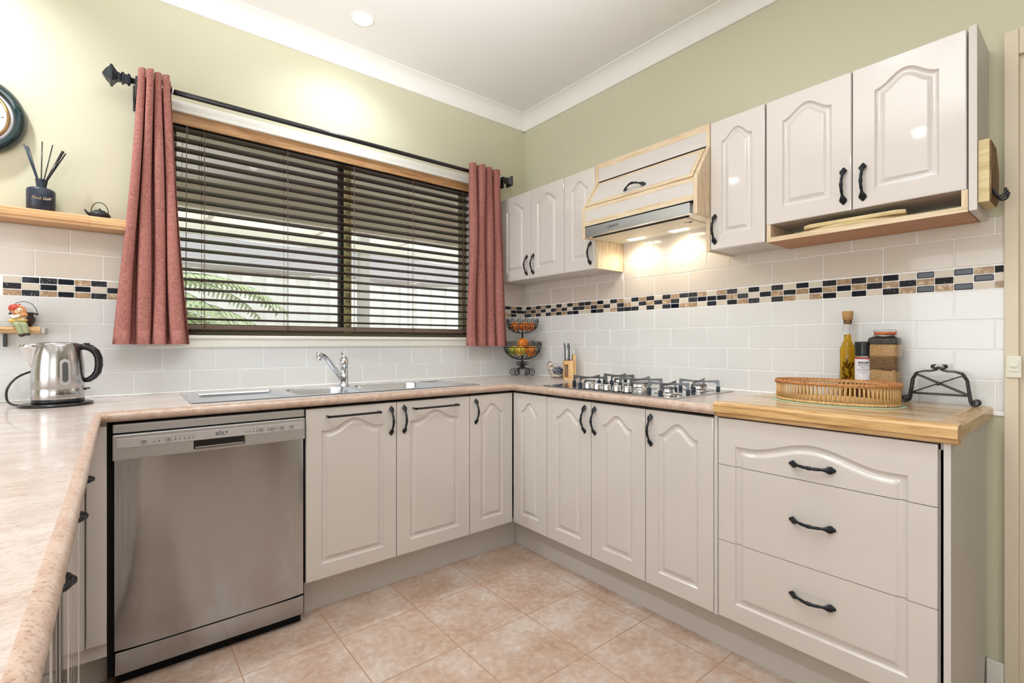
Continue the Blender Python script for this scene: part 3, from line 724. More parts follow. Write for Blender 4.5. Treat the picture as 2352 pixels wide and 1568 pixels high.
# peninsula drawers + filler
t = thing('peninsula_drawers', 'cream drawer cabinets under the near worktop, with black bow handles', 'drawers', (-2.6, -1.5, 0))
carcass(t, [(-3.0, -2.6, .158, -2.365, -.6, .883)])
for k in range(3):
    o = door(t, 0, DZ, .3425, DH, .06, .617, .045, .8, org=(-2.345, -1.8555 + .3425 * k), rot=pi / 2, name='door')
    handle(o, .171, .795 - DZ, True)
o = door(t, 0, DZ, .4, DH, .06, .617, .045, .8, org=(-2.345, -2.2575), rot=pi / 2); g = G(); g.box(-2.363, -.826, .16, -2.3455, -.6, .872, .002); obj('corner_filler', g, cab, t)
t['label'] = 'cream cabinets under the near worktop with black bow handles along their fronts'; t['category'] = 'cabinet'; t.name = 'peninsula_cabinet'
g = G(); g.box(-2.344, FY, .160, -2.2935, -.56, .872, .002); g.box(-2.5, -.56, .11, -2.293, -.54, .883)
tag(obj('filler_panel', g, cab), 'narrow cream filler panel between the dishwasher and the near worktop cabinets', 'cabinet panel')
# kickboards
g = G(); g.box(-1.668, -.491, 0, -.4925, -.475, .157); tag(obj('kickboard', g, cabin), 'cream kickboard below the sink cabinet doors', 'kickboard')
g = G(); g.box(-.4925, -2.3715, 0, -.476, -.4915, .157); tag(obj('kickboard', g, cabin), 'cream kickboard below the hob and drawer cabinets', 'kickboard')
g = G(); g.box(-2.44, -.50, 0, -2.293, -.485, .155); tag(obj('kickboard', g, cabin), 'short cream kickboard piece to the side of the dishwasher nearest the near worktop', 'kickboard')
g = G(); g.box(-2.44, -2.6, 0, -2.425, -.5015, .155); tag(obj('kickboard', g, cabin), 'cream kickboard below the near worktop cabinets', 'kickboard')

# ------------------------------------------------------------------ dishwasher
t = thing('dishwasher', 'brushed stainless steel dishwasher with control strip across the top', 'dishwasher', (-1.98, -.3, 0))
g = G(); g.box(-2.2925, -.555, .03, -1.6695, -.02, .88); obj('tub', g, dark_gap, t)  # near-black and widened, painting the shade of the side gap
g = G(); g.box(-2.278, -.583, .8455, -1.6755, -.03, .875, .004, 3); obj('lid', g, silverp, t)
def cpan():
    g = G(); g.box(-2.278, -.592, .7565, -1.6755, -.556, .841, .003)
    return g
cp = obj('control_panel', cpan(), silverp, t)
g = G(); g.box(-2.268, -.5935, .797, -1.681, -.591, .828, .0008, 1); obj('control_strip', g, silver_l, cp)
g = G(); g.box(-2.055, -.594, .766, -1.893, -.5915, .7975, .001, 1); obj('handle_recess', g, black_gl, cp)
g = G(); g.box(-2.051, -.5955, .7675, -1.897, -.594, .774, .0008, 1); obj('recess_lip', g, steel, cp)
for x in (-2.196, -2.128, -1.838, -1.800, -1.763, -1.727):
    g = G(); g.box(x - .008, -.596, .8045, x + .008, -.593, .8205, .001, 1); bt = obj('button', g, silverp, cp)
    text_mesh('button_mark', {-2.128: 'P', -2.196: 'O'}.get(x, 'o'), .011, ink, bt, (x, -.5964, .8122), (pi / 2, 0, 0), .0002)
for x in (-2.168, -2.155, -2.108, -2.095, -2.082, -2.069, -2.056, -1.888, -1.876, -1.864, -1.852, -1.814, -1.788, -1.777):
    g = G(); g.box(x - .0015, -.5942, .8165, x + .0015, -.5934, .8180); g.box(x - .002, -.5942, .8075, x + .002, -.5934, .8105); obj('indicator', g, ink, cp)
text_mesh('brand_text', 'SÔLT', .017, ink, cp, (-1.968, -.5942, .8135), (pi / 2, 0, 0), .0003)
g = G(); rings = []
for i in range(25):
    u = i / 24; x = -2.2735 + .596 * u; bow = .010 * (1 - (2 * u - 1) ** 6) - .004
    rings.append([(x, -.577 - bow, .1235), (x, -.577 - bow, .7555), (x, -.56, .7555), (x, -.56, .1235)])
g.loft(rings, closed=True, caps=True, smooth=True); bmesh.ops.recalc_face_normals(g.b, faces=g.b.faces)
for f in g.b.faces: f.smooth = f.normal.y < -.5
obj('door_panel', g, steel, t)
g = G(); g.box(-2.272, -.579, .043, -1.678, -.56, .118, .002); obj('kick_plate', g, steel, t)
g = G(); g.box(-2.27, -.545, .0, -1.68, -.53, .045); obj('plinth', g, dark_gap, t)

# ------------------------------------------------------------------ sink and mixer
t = thing('sink', 'stainless steel double bowl sink with drainer set into the worktop', 'sink', (-1.4, -.3, BT))
g = G(); Z = BT + .0025
X0, X1, Y0, Y1 = -2.053, -.755, -.514, -.10
bowls = [(-1.665, -1.372, -.475, -.165, .15), (-1.335, -.965, -.475, -.165, .15)]
drain = [(-2.005, -1.70, -.49, -.15, .010), (-.93, -.80, -.49, -.15, .006)]
xs = sorted({X0, X1, *[q for b_ in bowls + drain for q in b_[:2]]})
def rrect(x0, x1, y0, y1, r, z, n=6):
    pts = []
    for cx, cy, a0 in ((x1 - r, y1 - r, 0), (x0 + r, y1 - r, pi / 2), (x0 + r, y0 + r, pi), (x1 - r, y0 + r, 3 * pi / 2)):
        for i in range(n + 1): a = a0 + pi / 2 * i / n; pts.append((cx + r * cos(a), cy + r * sin(a), z))
    return pts
def ringfill(x0, x1, y0, y1, hole):
    n = len(hole) // 4; H = [g.b.verts.new(p) for p in hole]
    cor = [(x1, y1), (x0, y1), (x0, y0), (x1, y0)]; CV = [g.b.verts.new((a, c, Z)) for a, c in cor]
    for q in range(4):
        for i in range(n - 1): g.face([CV[q], H[q * n + i], H[q * n + i + 1]][::-1])
        g.face([CV[q], H[q * n + n - 1], H[(q * n + n) % len(H)], CV[(q + 1) % 4]][::-1])
cells = sorted(bowls + drain)
bx = [X0] + [(cells[i][1] + cells[i + 1][0]) / 2 for i in range(3)] + [X1]
for i, (a, c, d, e, dep) in enumerate(cells):
    r = .06 if dep > .1 else .012
    hole = rrect(a, c, d, e, r, Z); ringfill(bx[i], bx[i + 1], Y0, Y1, hole)
    rings = [hole, rrect(a + .003, c - .003, d + .003, e - .003, r, Z - .004), rrect(a + .012, c - .012, d + .012, e - .012, r, Z - dep * .9), rrect(a + .04, c - .04, d + .04, e - .04, max(.004, r - .02), Z - dep)] if dep > .1 else \
        [hole, rrect(a + .004, c - .004, d + .004, e - .004, r, Z - dep * .5), rrect(a + .012, c - .012, d + .012, e - .012, r * .8, Z - dep)]
    R_ = [[g.b.verts.new(p) for p in q] for q in rings]
    for k in range(len(R_) - 1):
        for j in range(len(R_[k])): g.face([R_[k][j], R_[k + 1][j], R_[k + 1][(j + 1) % len(R_[k])], R_[k][(j + 1) % len(R_[k])]], True)
    g.face(R_[-1][::-1])
fl = [(X0, Y0, X1, Y0 - .004), ]
pr_ = rrect(X0, X1, Y0, Y1, .003, Z, 2); A_ = [g.b.verts.new(p) for p in pr_]; D_ = [g.b.verts.new((p[0] + (.004 if p[0] > -1.4 else -.004), p[1] + (.004 if p[1] > -.3 else -.004), BT + .0002)) for p in pr_]
for j in range(len(A_)): g.face([A_[j], D_[j], D_[(j + 1) % len(A_)], A_[(j + 1) % len(A_)]], True)
bmesh.ops.recalc_face_normals(g.b, faces=g.b.faces)
obj('basin', g, steel_h, t)
for a, c, d, e, dep in bowls:
    g = G(); g.lathe([(.0, .003), (.02, .003), (.036, .002), (.04, 0)], ((a + c) / 2, (d + e) / 2, Z - dep + .0005), 24); obj('waste_strainer', g, chrome, t)
t = thing('mixer_tap', 'chrome mixer tap with swivel spout on the sink ledge', 'tap', (-1.352, -.135, Z))
cx, cy = -1.352, -.135
g = G(); g.lathe([(.026, 0), (.026, .004), (.0225, .006), (.0225, .042), (.0235, .044), (.0235, .05), (.021, .052), (.021, .105), (.0235, .107), (.0235, .125), (.021, .137), (.013, .147), (.0, .149)], (cx, cy, Z), 28); obj('body', g, chrome, t)
g = G(); g.tube([(cx, cy, Z + .125), (cx - .001, cy - .003, Z + .15), (cx - .010, cy + .012, Z + .170)], [.013, .011, .006], 10, flat=[1, .8, .5]); obj('lever', g, chrome, t)
g = G(); g.ball((cx - .004, cy - .0225, Z + .118), .0035, n=8); obj('lever_mark', g, label_r, t)
d0 = Vector((-.76, -.65, 0)).normalized()
P0 = Vector((cx, cy, Z + .028)); sp = []
for s, hgt in ((0.01, 0), (.05, .032), (.10, .070), (.14, .102), (.17, .122), (.19, .1305), (.21, .135), (.222, .135)): sp.append(P0 + d0 * s + Vector((0, 0, hgt)))
g = G(); g.tube(sp, [.0135, .0125, .012, .0115, .0115, .011, .0115, .0115], 12, flat=[1.1] * 8); obj('spout', g, chrome, t)
e_ = P0 + d0 * .226 + Vector((0, 0, .135))
g = G(); g.lathe([(.0115, -.024), (.0125, -.022), (.0125, -.008), (.011, -.007), (.0135, -.006), (.0135, .010), (.012, .013), (.0, .013)], tuple(e_), 20); obj('aerator', g, chrome, t)

# ------------------------------------------------------------------ gas hob
t = thing('gas_hob', 'stainless gas hob with iron trivets and five steel control knobs', 'hob', (-.3, -1.18, BT))
HZ = BT + .006
g = G(); g.box(-.556, -1.558, BT, -.062, -.80, HZ, .0018); obj('hob_plate', g, hobsteel, t)
g = G(); g.box(-.555, -.93, HZ, -.063, -.801, HZ + .0008); obj('glass_panel', g, black_gl, t, label='black glossy end of the hob plate')
burn = [(-.37, -.955, .032), (-.15, -.965, .026), (-.28, -1.20, .055), (-.41, -1.44, .026), (-.16, -1.44, .038)]
for x, y, r in burn:
    g = G(); g.lathe([(r + .035, .0), (r + .02, .004), (r + .006, .005), (r, .012), (r, .02), (r - .006, .021)], (x, y, HZ), 32); bu = obj('burner', g, hobsteel, t)
    g = G(); g.lathe([(r * .9, .021), (r * .92, .026), (r * .8, .0285), (0, .029)], (x, y, HZ), 28); obj('burner_cap', g, trivet, bu)
def trivet_set(x, y, sx, sy, th=0):
    o = None; g = G(); gf = []
    for ax in (0, 1):
        for sgn in (-1, 1):
            pass
    R2 = Matrix.Translation((x, y, 0)) @ Matrix.Rotation(th, 4, 'Z')
    zt, zb = HZ + .050, HZ + .014
    for ax, hl in ((0, sx), (1, sy)):
        prof = [(-hl, zb), (-hl, zt - .002), (-hl + .003, zt), (-.02, zt - .006), (.02, zt - .006), (hl - .003, zt), (hl, zt - .002), (hl, zb), (hl - .010, zb), (hl - .011, zt - .02), (hl - .022, zt - .013), (.02, zt - .014), (-.02, zt - .014), (-hl + .022, zt - .013), (-hl + .011, zt - .02), (-hl + .010, zb)]
        b0 = len(g.b.verts); g.prism(prof, 'x' if ax else 'y', -.0022, .0022)
        for sg in (-1, 1): gf.append((sg * (hl - .005), ax))
    g.xf(R2); o = obj('trivet', g, trivet, t)
    for q, ax in gf:
        f = G(); c = (0, q) if ax else (q, 0); f.box(c[0] - .0075, c[1] - .0075, HZ, c[0] + .0075, c[1] + .0075, zb + .006, .0015); f.xf(R2); obj('foot', f, foot_m, o)
trivet_set(-.37, -.955, .10, .10, .2); trivet_set(-.15, -.965, .085, .09, .2); trivet_set(-.28, -1.20, .125, .11, .25)
trivet_set(-.41, -1.44, .10, .09, .25); trivet_set(-.16, -1.44, .09, .09, .25)
for y in (-1.07, -1.128, -1.186, -1.244, -1.302):
    g = G(); g.lathe([(.0225, 0), (.0225, .002), (.019, .004), (.019, .026), (.0175, .028), (0, .028)], (-.515, y, HZ), 28); k_ = obj('knob', g, chrome, t)
    g = G(); g.lathe([(.0235, -.001), (.0235, .0032), (.02, .0034)], (-.515, y, HZ), 24); obj('knob_ring', g, black_gl, k_)

# ------------------------------------------------------------------ wall cupboards
UF, UZ0, UZ1 = -.227, 1.5555, 2.116
def upper(name, label, y0, y1, ds, z0=UZ0, extra=None):
    """y0 > y1: left to right as seen"""
    t = thing(name, label, 'wall cupboard', (-.11, (y0 + y1) / 2, z0))
    g = G(); g.box(UF + .019, y1 + .001, z0 - .0, -.001, y0 - .001, UZ1 - .001); obj('carcass', g, cabin, t)
    for a, c, hx, ml, mr in ds:
        door(t, y0 - a, z0, a - c, UZ1 - z0, ml, UZ1 - z0 - .094, .044, 1, hx, (z0 + .088) if z0 < 1.6 else 1.711, .060, org=(UF, y0), rot=RR, mr=mr)
    return t
upper('wall_cupboard', 'cream two-door wall cupboard in the corner next to the window', -.016, -.6235, [(-.016, -.3210, .2735, .063, .063), (-.3215, -.6235, .031, .063, .063)])
upper('wall_cupboard', 'cream single-door wall cupboard on the window side of the range hood', -.6245, -.865, [(-.6245, -.865, .205, .055, .055)])
t = upper('wall_cupboard', 'tall narrow cream wall cupboard on the far side of the range hood from the window', -1.532, -1.767, [(-1.532, -1.767, .021, .05, .05)])
t = upper('wall_cupboard', 'cream two-door wall cupboard above the open timber board rack', -1.770, -2.3705, [(-1.770, -2.0665, .270, .0615, .0615), (-2.067, -2.3705, .032, .065, .065)], z0=1.6205)
g = G(); g.box(UF, -2.3925, 1.552, -.001, -2.373, 2.121, .001); obj('end_panel', g, cabin, t)
# board rack under it
t = thing('board_rack', 'open pale timber rack holding chopping boards under the end wall cupboard', 'rack', (-.11, -2.07, 1.55))
g = G(); g.box(UF + .001, -2.3715, 1.5505, -.010, -1.7735, 1.5685); obj('base_board', g, [ply_red], t)
g = G(); g.box(UF, -2.3715, 1.5505, UF + .001, -1.7735, 1.5685); obj('front_edge', g, ply_y, t)
for a, c in ((-1.7735, -1.7885), (-2.3565, -2.3715)):
    g = G(); g.box(UF, c, 1.5686, -.010, a, 1.6195); obj('side_board', g, ply, t)
g = G(); pts = [(-.125 + .095 * cos(a) * (1 if abs(cos(a)) < .9 else 1), -2.05 + .20 * sin(a)) for a in [i * 2 * pi / 48 for i in range(48)]]
g.prism(pts, 'z', 1.5688, 1.5818); o = obj('chopping_board', g, board_w); bv = o.modifiers.new('b', 'BEVEL'); bv.width = .004; bv.segments = 3
tag(o, 'rounded pale chopping board lying lowest in the timber rack', 'chopping board', 'chopping boards in the rack')
g = G(); pts = [(-.215, -1.925), (-.20, -1.90), (-.05, -1.90), (-.04, -2.19), (-.20, -2.215), (-.215, -2.19)]
g.prism(pts, 'z', 1.5822, 1.5975); g.xf(Matrix.Identity(4)); o = obj('chopping_board', g, board_w); bv = o.modifiers.new('b', 'BEVEL'); bv.width = .003; bv.segments = 2
tag(o, 'rectangular pale chopping board lying on top of the rounded one', 'chopping board', 'chopping boards in the rack')
# wooden hook board on the end panel
t = thing('hook_board', 'aged timber block with black hooks fixed to the cupboard end panel', 'hook rack', (-.11, -2.41, 1.66))
g = G(); pl = [(-.217, 1.575), (-.217, 1.764), (-.10, 1.764), (-.045, 1.70), (-.045, 1.60), (-.09, 1.575)]
g.prism(pl, 'y', -2.418, -2.3935); obj('block', g, [board_w], t)
g = G(); g.prism([(a, c) for a, c in [(-.213, 1.579), (-.213, 1.76), (-.102, 1.76), (-.049, 1.698), (-.049, 1.602), (-.092, 1.579)]], 'y', -2.4215, -2.4182); obj('bark_face', g, driftw, t)
g = G(); g.box(-.20, -2.426, 1.604, -.11, -2.4217, 1.616, .002)
hb = obj('hook_rail', g, blackm, t)
for x in (-.19, -.155, -.12):
    g = G(); g.tube(smooth([(x, -2.424, 1.612), (x, -2.427, 1.600), (x, -2.433, 1.592), (x, -2.441, 1.591), (x, -2.448, 1.597), (x, -2.450, 1.608)]), .003, 8); g.ball((x, -2.450, 1.609), .004, n=8); obj('hook', g, blackm, hb)

# ------------------------------------------------------------------ hood housing
t = thing('hood_housing', 'pale timber and cream angled housing with flap door around the range hood', 'cabinet', (-.15, -1.19, 1.7))
poly = [(0, 2.12), (-.225, 2.12), (-.225, 2.02), (-.33, 1.865), (-.33, 1.7035), (-.225, 1.7035), (-.225, 1.5525), (0, 1.5525)]
for a, c in ((-.8665, -.886), (-1.5125, -1.531)):
    g = G(); g.prism([(x - .001, z) for x, z in poly], 'y', c, a); obj('side_panel', g, ply, t)
yl, yr = -.8865, -1.512
def fbox(x0, z0, x1, z1, m, name, y0=yl, y1=yr, par=None, th=.006):
    """board in the plane from (x0,z0) to (x1,z1) with thickness towards the room"""
    d = Vector((x1 - x0, z1 - z0)).normalized(); n_ = Vector((-abs(d.y), d.x * (1 if d.y > 0 else -1)))
    if n_.x > 0: n_ = -n_
    p = [Vector((x0, z0)), Vector((x1, z1)), Vector((x1, z1)) - n_ * th, Vector((x0, z0)) - n_ * th]
    g = G(); g.prism([tuple(q) for q in p], 'y', y1, y0); return obj(name, g, m, par or t)
def seg(a, b_, s0, s1): 
    A = Vector(a); Bv = Vector(b_); p = A + (Bv - A) * s0; q = A + (Bv - A) * s1; return (p.x, p.y, q.x, q.y)
# upper fixed panel
fbox(-.225, 2.09, -.225, 2.12, ply_y, 'top_rail', th=.018); fbox(-.2245, 2.035, -.2245, 2.09, cabin, 'upper_panel', th=.0165); fbox(-.225, 2.024, -.225, 2.036, cab, 'upper_rail', th=.018)
fbox(-.22, 2.012, -.22, 2.024, dark_gap, 'shadow_gap', th=.004)
A0, B0 = (-.2275, 2.016), (-.3325, 1.868)
flap = bpy.data.objects.new('flap_door', None); 
q = seg(A0, B0, .0, 1.); g = G()
fl_ = fbox(*seg(A0, B0, 0, 1), ply_y, 'flap_door', yl - .004, yr + .004, th=.016)
nn = Vector((-(A0[1] - B0[1]), (A0[0] - B0[0]))).normalized() * .0012
q = seg((A0[0] + nn.x, A0[1] + nn.y), (B0[0] + nn.x, B0[1] + nn.y), .11, .88)
fbox(*q, cabin, 'flap_panel', yl - .026, yr + .026, par=fl_, th=.0016)
hm = Vector(((A0[0] + B0[0]) / 2, (A0[1] + B0[1]) / 2)); hp = Vector((-.3035 - .003, 1.909))
ho = bpy.data.objects.new('handle', H0); C.objects.link(ho); ho.parent = fl_
ang = math.atan2(A0[0] - B0[0], A0[1] - B0[1])
Mh = Matrix.Translation((-.3115, -1.19, 1.902)) @ Matrix.Rotation(RR, 4, 'Z') @ Matrix.Rotation(-ang, 4, 'X') @ Matrix.Rotation(pi / 2, 4, 'Y')
ho.matrix_basis = W(fl_).inverted() @ Mh
fbox(-.331, 1.845, -.331, 1.863, ply_y, 'middle_rail', th=.018)
fbox(-.3305, 1.79, -.3305, 1.845, cabin, 'lower_panel', th=.0165); fbox(-.331, 1.762, -.331, 1.79, ply_y, 'bottom_rail', th=.018)
# ------------------------------------------------------------------ range hood
t = thing('range_hood', 'slide-out range hood with stainless front strip and two lit lamps underneath', 'range hood', (-.15, -1.19, 1.71))
g = G(); g.box(-.337, -1.4985, 1.709, -.31, -.8905, 1.7555, .0015); fs = obj('front_strip', g, hoodsteel, t)
text_mesh('brand_text', 'BOSCH', .016, ink, fs, (-.3374, -1.085, 1.7325), (pi / 2, 0, RR), .0003)
g = G(); g.tube([(-.3376, -1.048 + .0065 * cos(a), 1.7325 + .0065 * sin(a)) for a in [i * pi / 8 for i in range(16)]], .0006, 4, closed=True); obj('brand_mark', g, ink, fs)
g = G(); g.box(-.335, -1.511, 1.757, -.05, -.887, 1.762); obj('shadow_gap', g, dark_gap, t)
g = G(); g.box(-.309, -1.511, 1.7095, -.003, -.887, 1.7565); obj('casing', g, cream_p, t)
g = G(); g.box(-.285, -1.45, 1.706, -.115, -.925, 1.7094, .001); obj('grease_filter', g, filter_m, t)
g = G(); g.box(-.30, -1.47, 1.7045, -.292, -.91, 1.7094); g.box(-.21, -1.44, 1.7048, -.206, -1.395, 1.7058); g.box(-.2, -1.422, 1.7048, -.19, -1.414, 1.7058); obj('filter_latch', g, dark_gap, t)
for y in (-1.03, -1.29):
    g = G(); g.box(-.105, y - .045, 1.7065, -.065, y + .045, 1.7094, .001); obj('lamp_lens', g, hoodlamp_on, t)

# ------------------------------------------------------------------ ceiling downlights
def downlight(x, y, first=[None]):
    if first[0] is None:
        t = thing('downlight', 'round recessed downlight lit in the white ceiling above the window wall', 'ceiling light', (x, y, CE))
        g = G(); g.lathe([(.056, 0), (.056, -.003), (.051, -.005), (.045, -.003), (.0435, .0), (.0435, 0)], (x, y, CE), 32, caps=False); obj('bezel', g, trim_m, t)
        g = G(); g.lathe([(.0, -.0025), (.043, -.0025), (.043, -.0004), (0, -.0004)], (x, y, CE), 32); obj('lens', g, lamp_on, t)
        first[0] = t
    else:
        dup(first[0], None, (x, y, CE), label='round recessed downlight in the ceiling ' + {-2.86: {-.33: 'over the kettle', -1.75: 'over the near worktop', -3.6: 'behind the near worktop'}, -1.33: {-1.95: 'over the middle of the floor', -3.6: 'furthest back on the hob side'}}[x][y])
    C.objects[-1]
for q in DOWNLIGHTS: downlight(*q)

# ------------------------------------------------------------------ right edge: door frame, skirting, switch
g = G(); g.box(-.018, -2.4635, 0, 0, -2.43, 2.155, .002); g.box(-.018, -3.35, 2.073, 0, -2.464, 2.155, .002); g.box(.0005, -2.4755, 0, .12, -2.4405, 2.119); g.box(.0005, -3.35, 2.085, .12, -2.476, 2.119); g.box(.045, -2.487, 0, .075, -2.476, 2.084)
d1 = bpy.data.objects.new('door_1', None); C.objects.link(d1); d1.location = (0, -2.45, 0); struct(d1)
struct(obj('door_frame', g, doorframe, d1))
g = G(); g.box(-.016, -2.43, 0, 0, -2.3875, .094, .003); struct(obj('baseboard_right', g, trim_m))
t = thing('light_switch', 'white rocker light switch on the door frame at the right edge', 'light switch', (-.018, -2.452, 1.03))
g = G(); g.box(-.0245, -2.47, 1.033, -.0182, -2.4345, 1.103, .002); pl_ = obj('face_plate', g, cream_p, t)
g = G(); g.box(-.0268, -2.4645, 1.052, -.0246, -2.44, 1.09, .001); g.xf(Matrix.Identity(4)); obj('switch_surround', g, cream_p, t)
g = G(); g.lathe([(.006, 0), (.006, .003), (.004, .0045), (0, .005)], (0, 0, 0), 20, sy=1.4)
g.xf(Matrix.Translation((-.0268, -2.4525, 1.071)) @ Matrix.Rotation(-pi / 2, 4, 'Y')); obj('rocker', g, trim_m, t)

# ------------------------------------------------------------------ left shelves
t = thing('timber_shelf', 'laminated timber wall shelf with lipped front edge, holding the reed diffuser', 'shelf', (-2.6, -.06, 1.61))
g = G(); g.prism([(-.001, 1.604), (-.001, 1.645), (-.118, 1.645), (-.124, 1.640), (-.124, 1.632), (-.128, 1.629), (-.128, 1.616), (-.121, 1.610), (-.121, 1.604)], 'x', -3.2, -2.222); g.box(-2.222, -.115, 1.604, -2.2205, -.001, 1.64)
obj('board', g, shelfw, t)
t = thing('rough_shelf', 'small rough timber shelf above the kettle with an aged edge', 'shelf', (-2.6, -.06, 1.18))
g = G(); g.prism([(-.009, 1.1805), (-.009, 1.2055), (-.100, 1.2055), (-.106, 1.202), (-.108, 1.193), (-.106, 1.182), (-.10, 1.1795)], 'x', -3.0, -2.4915); obj('board', g, roughw, t)
g = G(); g.box(-2.4914, -.104, 1.181, -2.480, -.009, 1.203, .0015); obj('end_cap', g, post_m, t)
g = G(); g.box(-2.6, -.03, 1.13, -2.592, -.009, 1.1794); obj('bracket', g, blackm, t)
SZ = 1.645
# reed diffuser
t = thing('reed_diffuser', 'dark matt reed diffuser bottle with black reeds on the timber shelf', 'diffuser', (-2.494, -.062, SZ))
c = (-2.494, -.062, SZ)
g = G(); g.lathe([(.038, 0), (.041, .003), (.0415, .08), (.039, .087), (.030, .0915), (.014, .0935), (.013, .096), (.0165, .125), (.0168, .127), (.012, .127), (.010, .11)], c, 36); obj('bottle', g, navy_glass, t)
tx = text_mesh('label_text', 'Black Gold', .0155, gold, t, (-2.489, -.1042, SZ + .046), (pi / 2, 0, .02), .0003, bend=-.0425, shear=.35, squash=.85)
for dx, dy, hh, rr_, mm in ((-.047, -.004, .256, .0019, navy_glass), (-.040, .004, .252, .0023, navy_glass), (-.036, .002, .25, .0023, navy_glass), (.004, -.010, .276, .0015, plastic), (.033, -.004, .272, .0015, plastic), (.060, .008, .258, .0024, plastic), (.064, .002, .256, .0024, plastic), (.070, .004, .250, .0018, plastic)):
    g = G(); rr_ *= 1.3; g.tube([(c[0] + dx * .02, c[1], SZ + .02), (c[0] + dx * .25, c[1] + dy * .2, SZ + .127), (c[0] + dx, c[1] + dy, SZ + hh * .98)], rr_, 6); obj('reed', g, mm, t)
# cast iron teapot
t = thing('teapot', 'tiny black cast iron teapot with hooped handle on the timber shelf', 'teapot', (-2.322, -.062, SZ))
c = (-2.322, -.062, SZ)
g = G(); g.lathe([(.018, 0), (.028, .004), (.034, .012), (.0345, .018), (.030, .026), (.022, .032), (.017, .034)], c, 32); bo = obj('pot', g, matt_black, t)
g = G(); g.lathe([(.0175, .034), (.017, .036), (.008, .039), (.003, .0395), (.004, .043), (.002, .046), (0, .0462)], c, 28); obj('lid', g, matt_black, t)
g = G(); g.tube([(c[0] - .028, c[1] - .004, SZ + .016), (c[0] - .038, c[1] - .006, SZ + .021), (c[0] - .047, c[1] - .008, SZ + .033)], [.007, .005, .003], 10); obj('spout', g, matt_black, t)
g = G(); g.tube([(c[0] - .025 * cos(a) * 1.08, c[1], SZ + .028 + .042 * sin(a)) for a in [-.15 + i * (pi + .3) / 20 for i in range(21)]], .0016, 6); obj('handle', g, matt_black, t)
# clock
t = thing('wall_clock', 'round dark green rimmed wall clock cut off by the left edge', 'clock', (-2.688, 0, 1.995))
cx, cz, R0 = -2.688, 1.992, .152
def disc_lathe(prof, n=64):
    g = G(); g.loft([[(cx + r * cos(2 * pi * j / n), -y, cz + r * sin(2 * pi * j / n)) for j in range(n)] for r, y in prof]); bmesh.ops.recalc_face_normals(g.b, faces=g.b.faces); return g
obj('rim', disc_lathe([(R0 - .004, .001), (R0, .010), (R0 - .003, .024), (R0 - .012, .034), (R0 - .018, .038), (R0 - .028, .035), (R0 - .034, .026), (R0 - .035, .020), (R0 - .04, .012), (.02, .012)]), clock_g, t)
obj('chapter_ring', disc_lathe([(R0 - .036, .012), (R0 - .036, .021), (R0 - .039, .024), (R0 - .046, .024), (.02, .0235)]), label_w, t)
obj('brass_bezel', disc_lathe([(R0 - .0445, .012), (R0 - .0445, .028), (R0 - .048, .031), (R0 - .053, .028), (R0 - .055, .02), (R0 - .055, .012)]), brass, t)
obj('dial', disc_lathe([(R0 - .0555, .0238), (R0 - .0555, .026), (.001, .026)]), clock_w, t)
g = G()
for k in range(12):
    a = k * pi / 6; r0_, r1_ = R0 - .070, R0 - .062; g.tube([(cx + r0_ * cos(a), -.0264, cz + r0_ * sin(a)), (cx + r1_ * cos(a), -.0264, cz + r1_ * sin(a))], .0012, 5)
g.tube([(cx, -.0268, cz), (cx + .03, -.0268, cz + .035)], .002, 5); g.tube([(cx, -.0272, cz), (cx - .05, -.0272, cz + .02)], .0015, 5); obj('hands_and_marks', g, ink, t)

# ------------------------------------------------------------------ figurine and cauldron
def remesh(o, vox):
    m = o.modifiers.new('r', 'REMESH'); m.mode = 'VOXEL'; m.voxel_size = vox; m.use_smooth_shade = True
    s = o.modifiers.new('s', 'SMOOTH'); s.iterations = 4; s.factor = .5
FZ = 1.2055; fx, fy = -2.552, -.088
t = thing('figurine', 'small seated figurine in red hat and green trousers on the rough shelf', 'figurine', (fx, fy, FZ))
def limb(g, a, b_, r0, r1, n=5):
    a, b_ = Vector(a), Vector(b_)
    for i in range(n + 1): s = i / n; g.ball(tuple(a.lerp(b_, s)), r0 + (r1 - r0) * s, n=12)
g = G(); g.ball((fx, fy, FZ + .016), .018, 1.1, .9, .9); limb(g, (fx, fy, FZ + .022), (fx + .001, fy - .002, FZ + .042), .016, .012)
g.ball((fx + .002, fy - .006, FZ + .058), .0135, 1, .95, 1.05, 20); g.ball((fx + .003, fy - .019, FZ + .0565), .0022, n=8)
o = obj('body', g, skinm, t); remesh(o, .0014)
g = G()
limb(g, (fx - .008, fy - .004, FZ + .011), (fx + .001, fy - .026, FZ + .006), .0115, .0105); limb(g, (fx + .001, fy - .026, FZ + .006), (fx + .010, fy - .030, FZ - .026), .0105, .008)
limb(g, (fx + .010, fy - .002, FZ + .011), (fx + .018, fy - .026, FZ + .007), .011, .010); limb(g, (fx + .018, fy - .026, FZ + .007), (fx + .025, fy - .029, FZ - .022), .010, .008)
g.ball((fx, fy, FZ + .014), .0195, 1.1, .95, .85); o = obj('trousers', g, grn, t); remesh(o, .0014)
g = G(); g.ball((fx, fy, FZ + .033), .0175, 1.15, .9, .75); g.ball((fx - .012, fy - .008, FZ + .022), .012, 1.3, 1, .6); g.ball((fx + .014, fy - .012, FZ + .024), .010, 1.3, 1, .6); o = obj('tunic', g, yel, t); remesh(o, .0014)
g = G(); limb(g, (fx - .016, fy - .003, FZ + .040), (fx - .010, fy - .018, FZ + .034), .0065, .006); limb(g, (fx - .010, fy - .018, FZ + .034), (fx + .004, fy - .020, FZ + .040), .006, .005)
limb(g, (fx + .016, fy - .003, FZ + .038), (fx + .014, fy - .018, FZ + .030), .006, .005); o = obj('sleeves', g, wht, t); remesh(o, .0013)
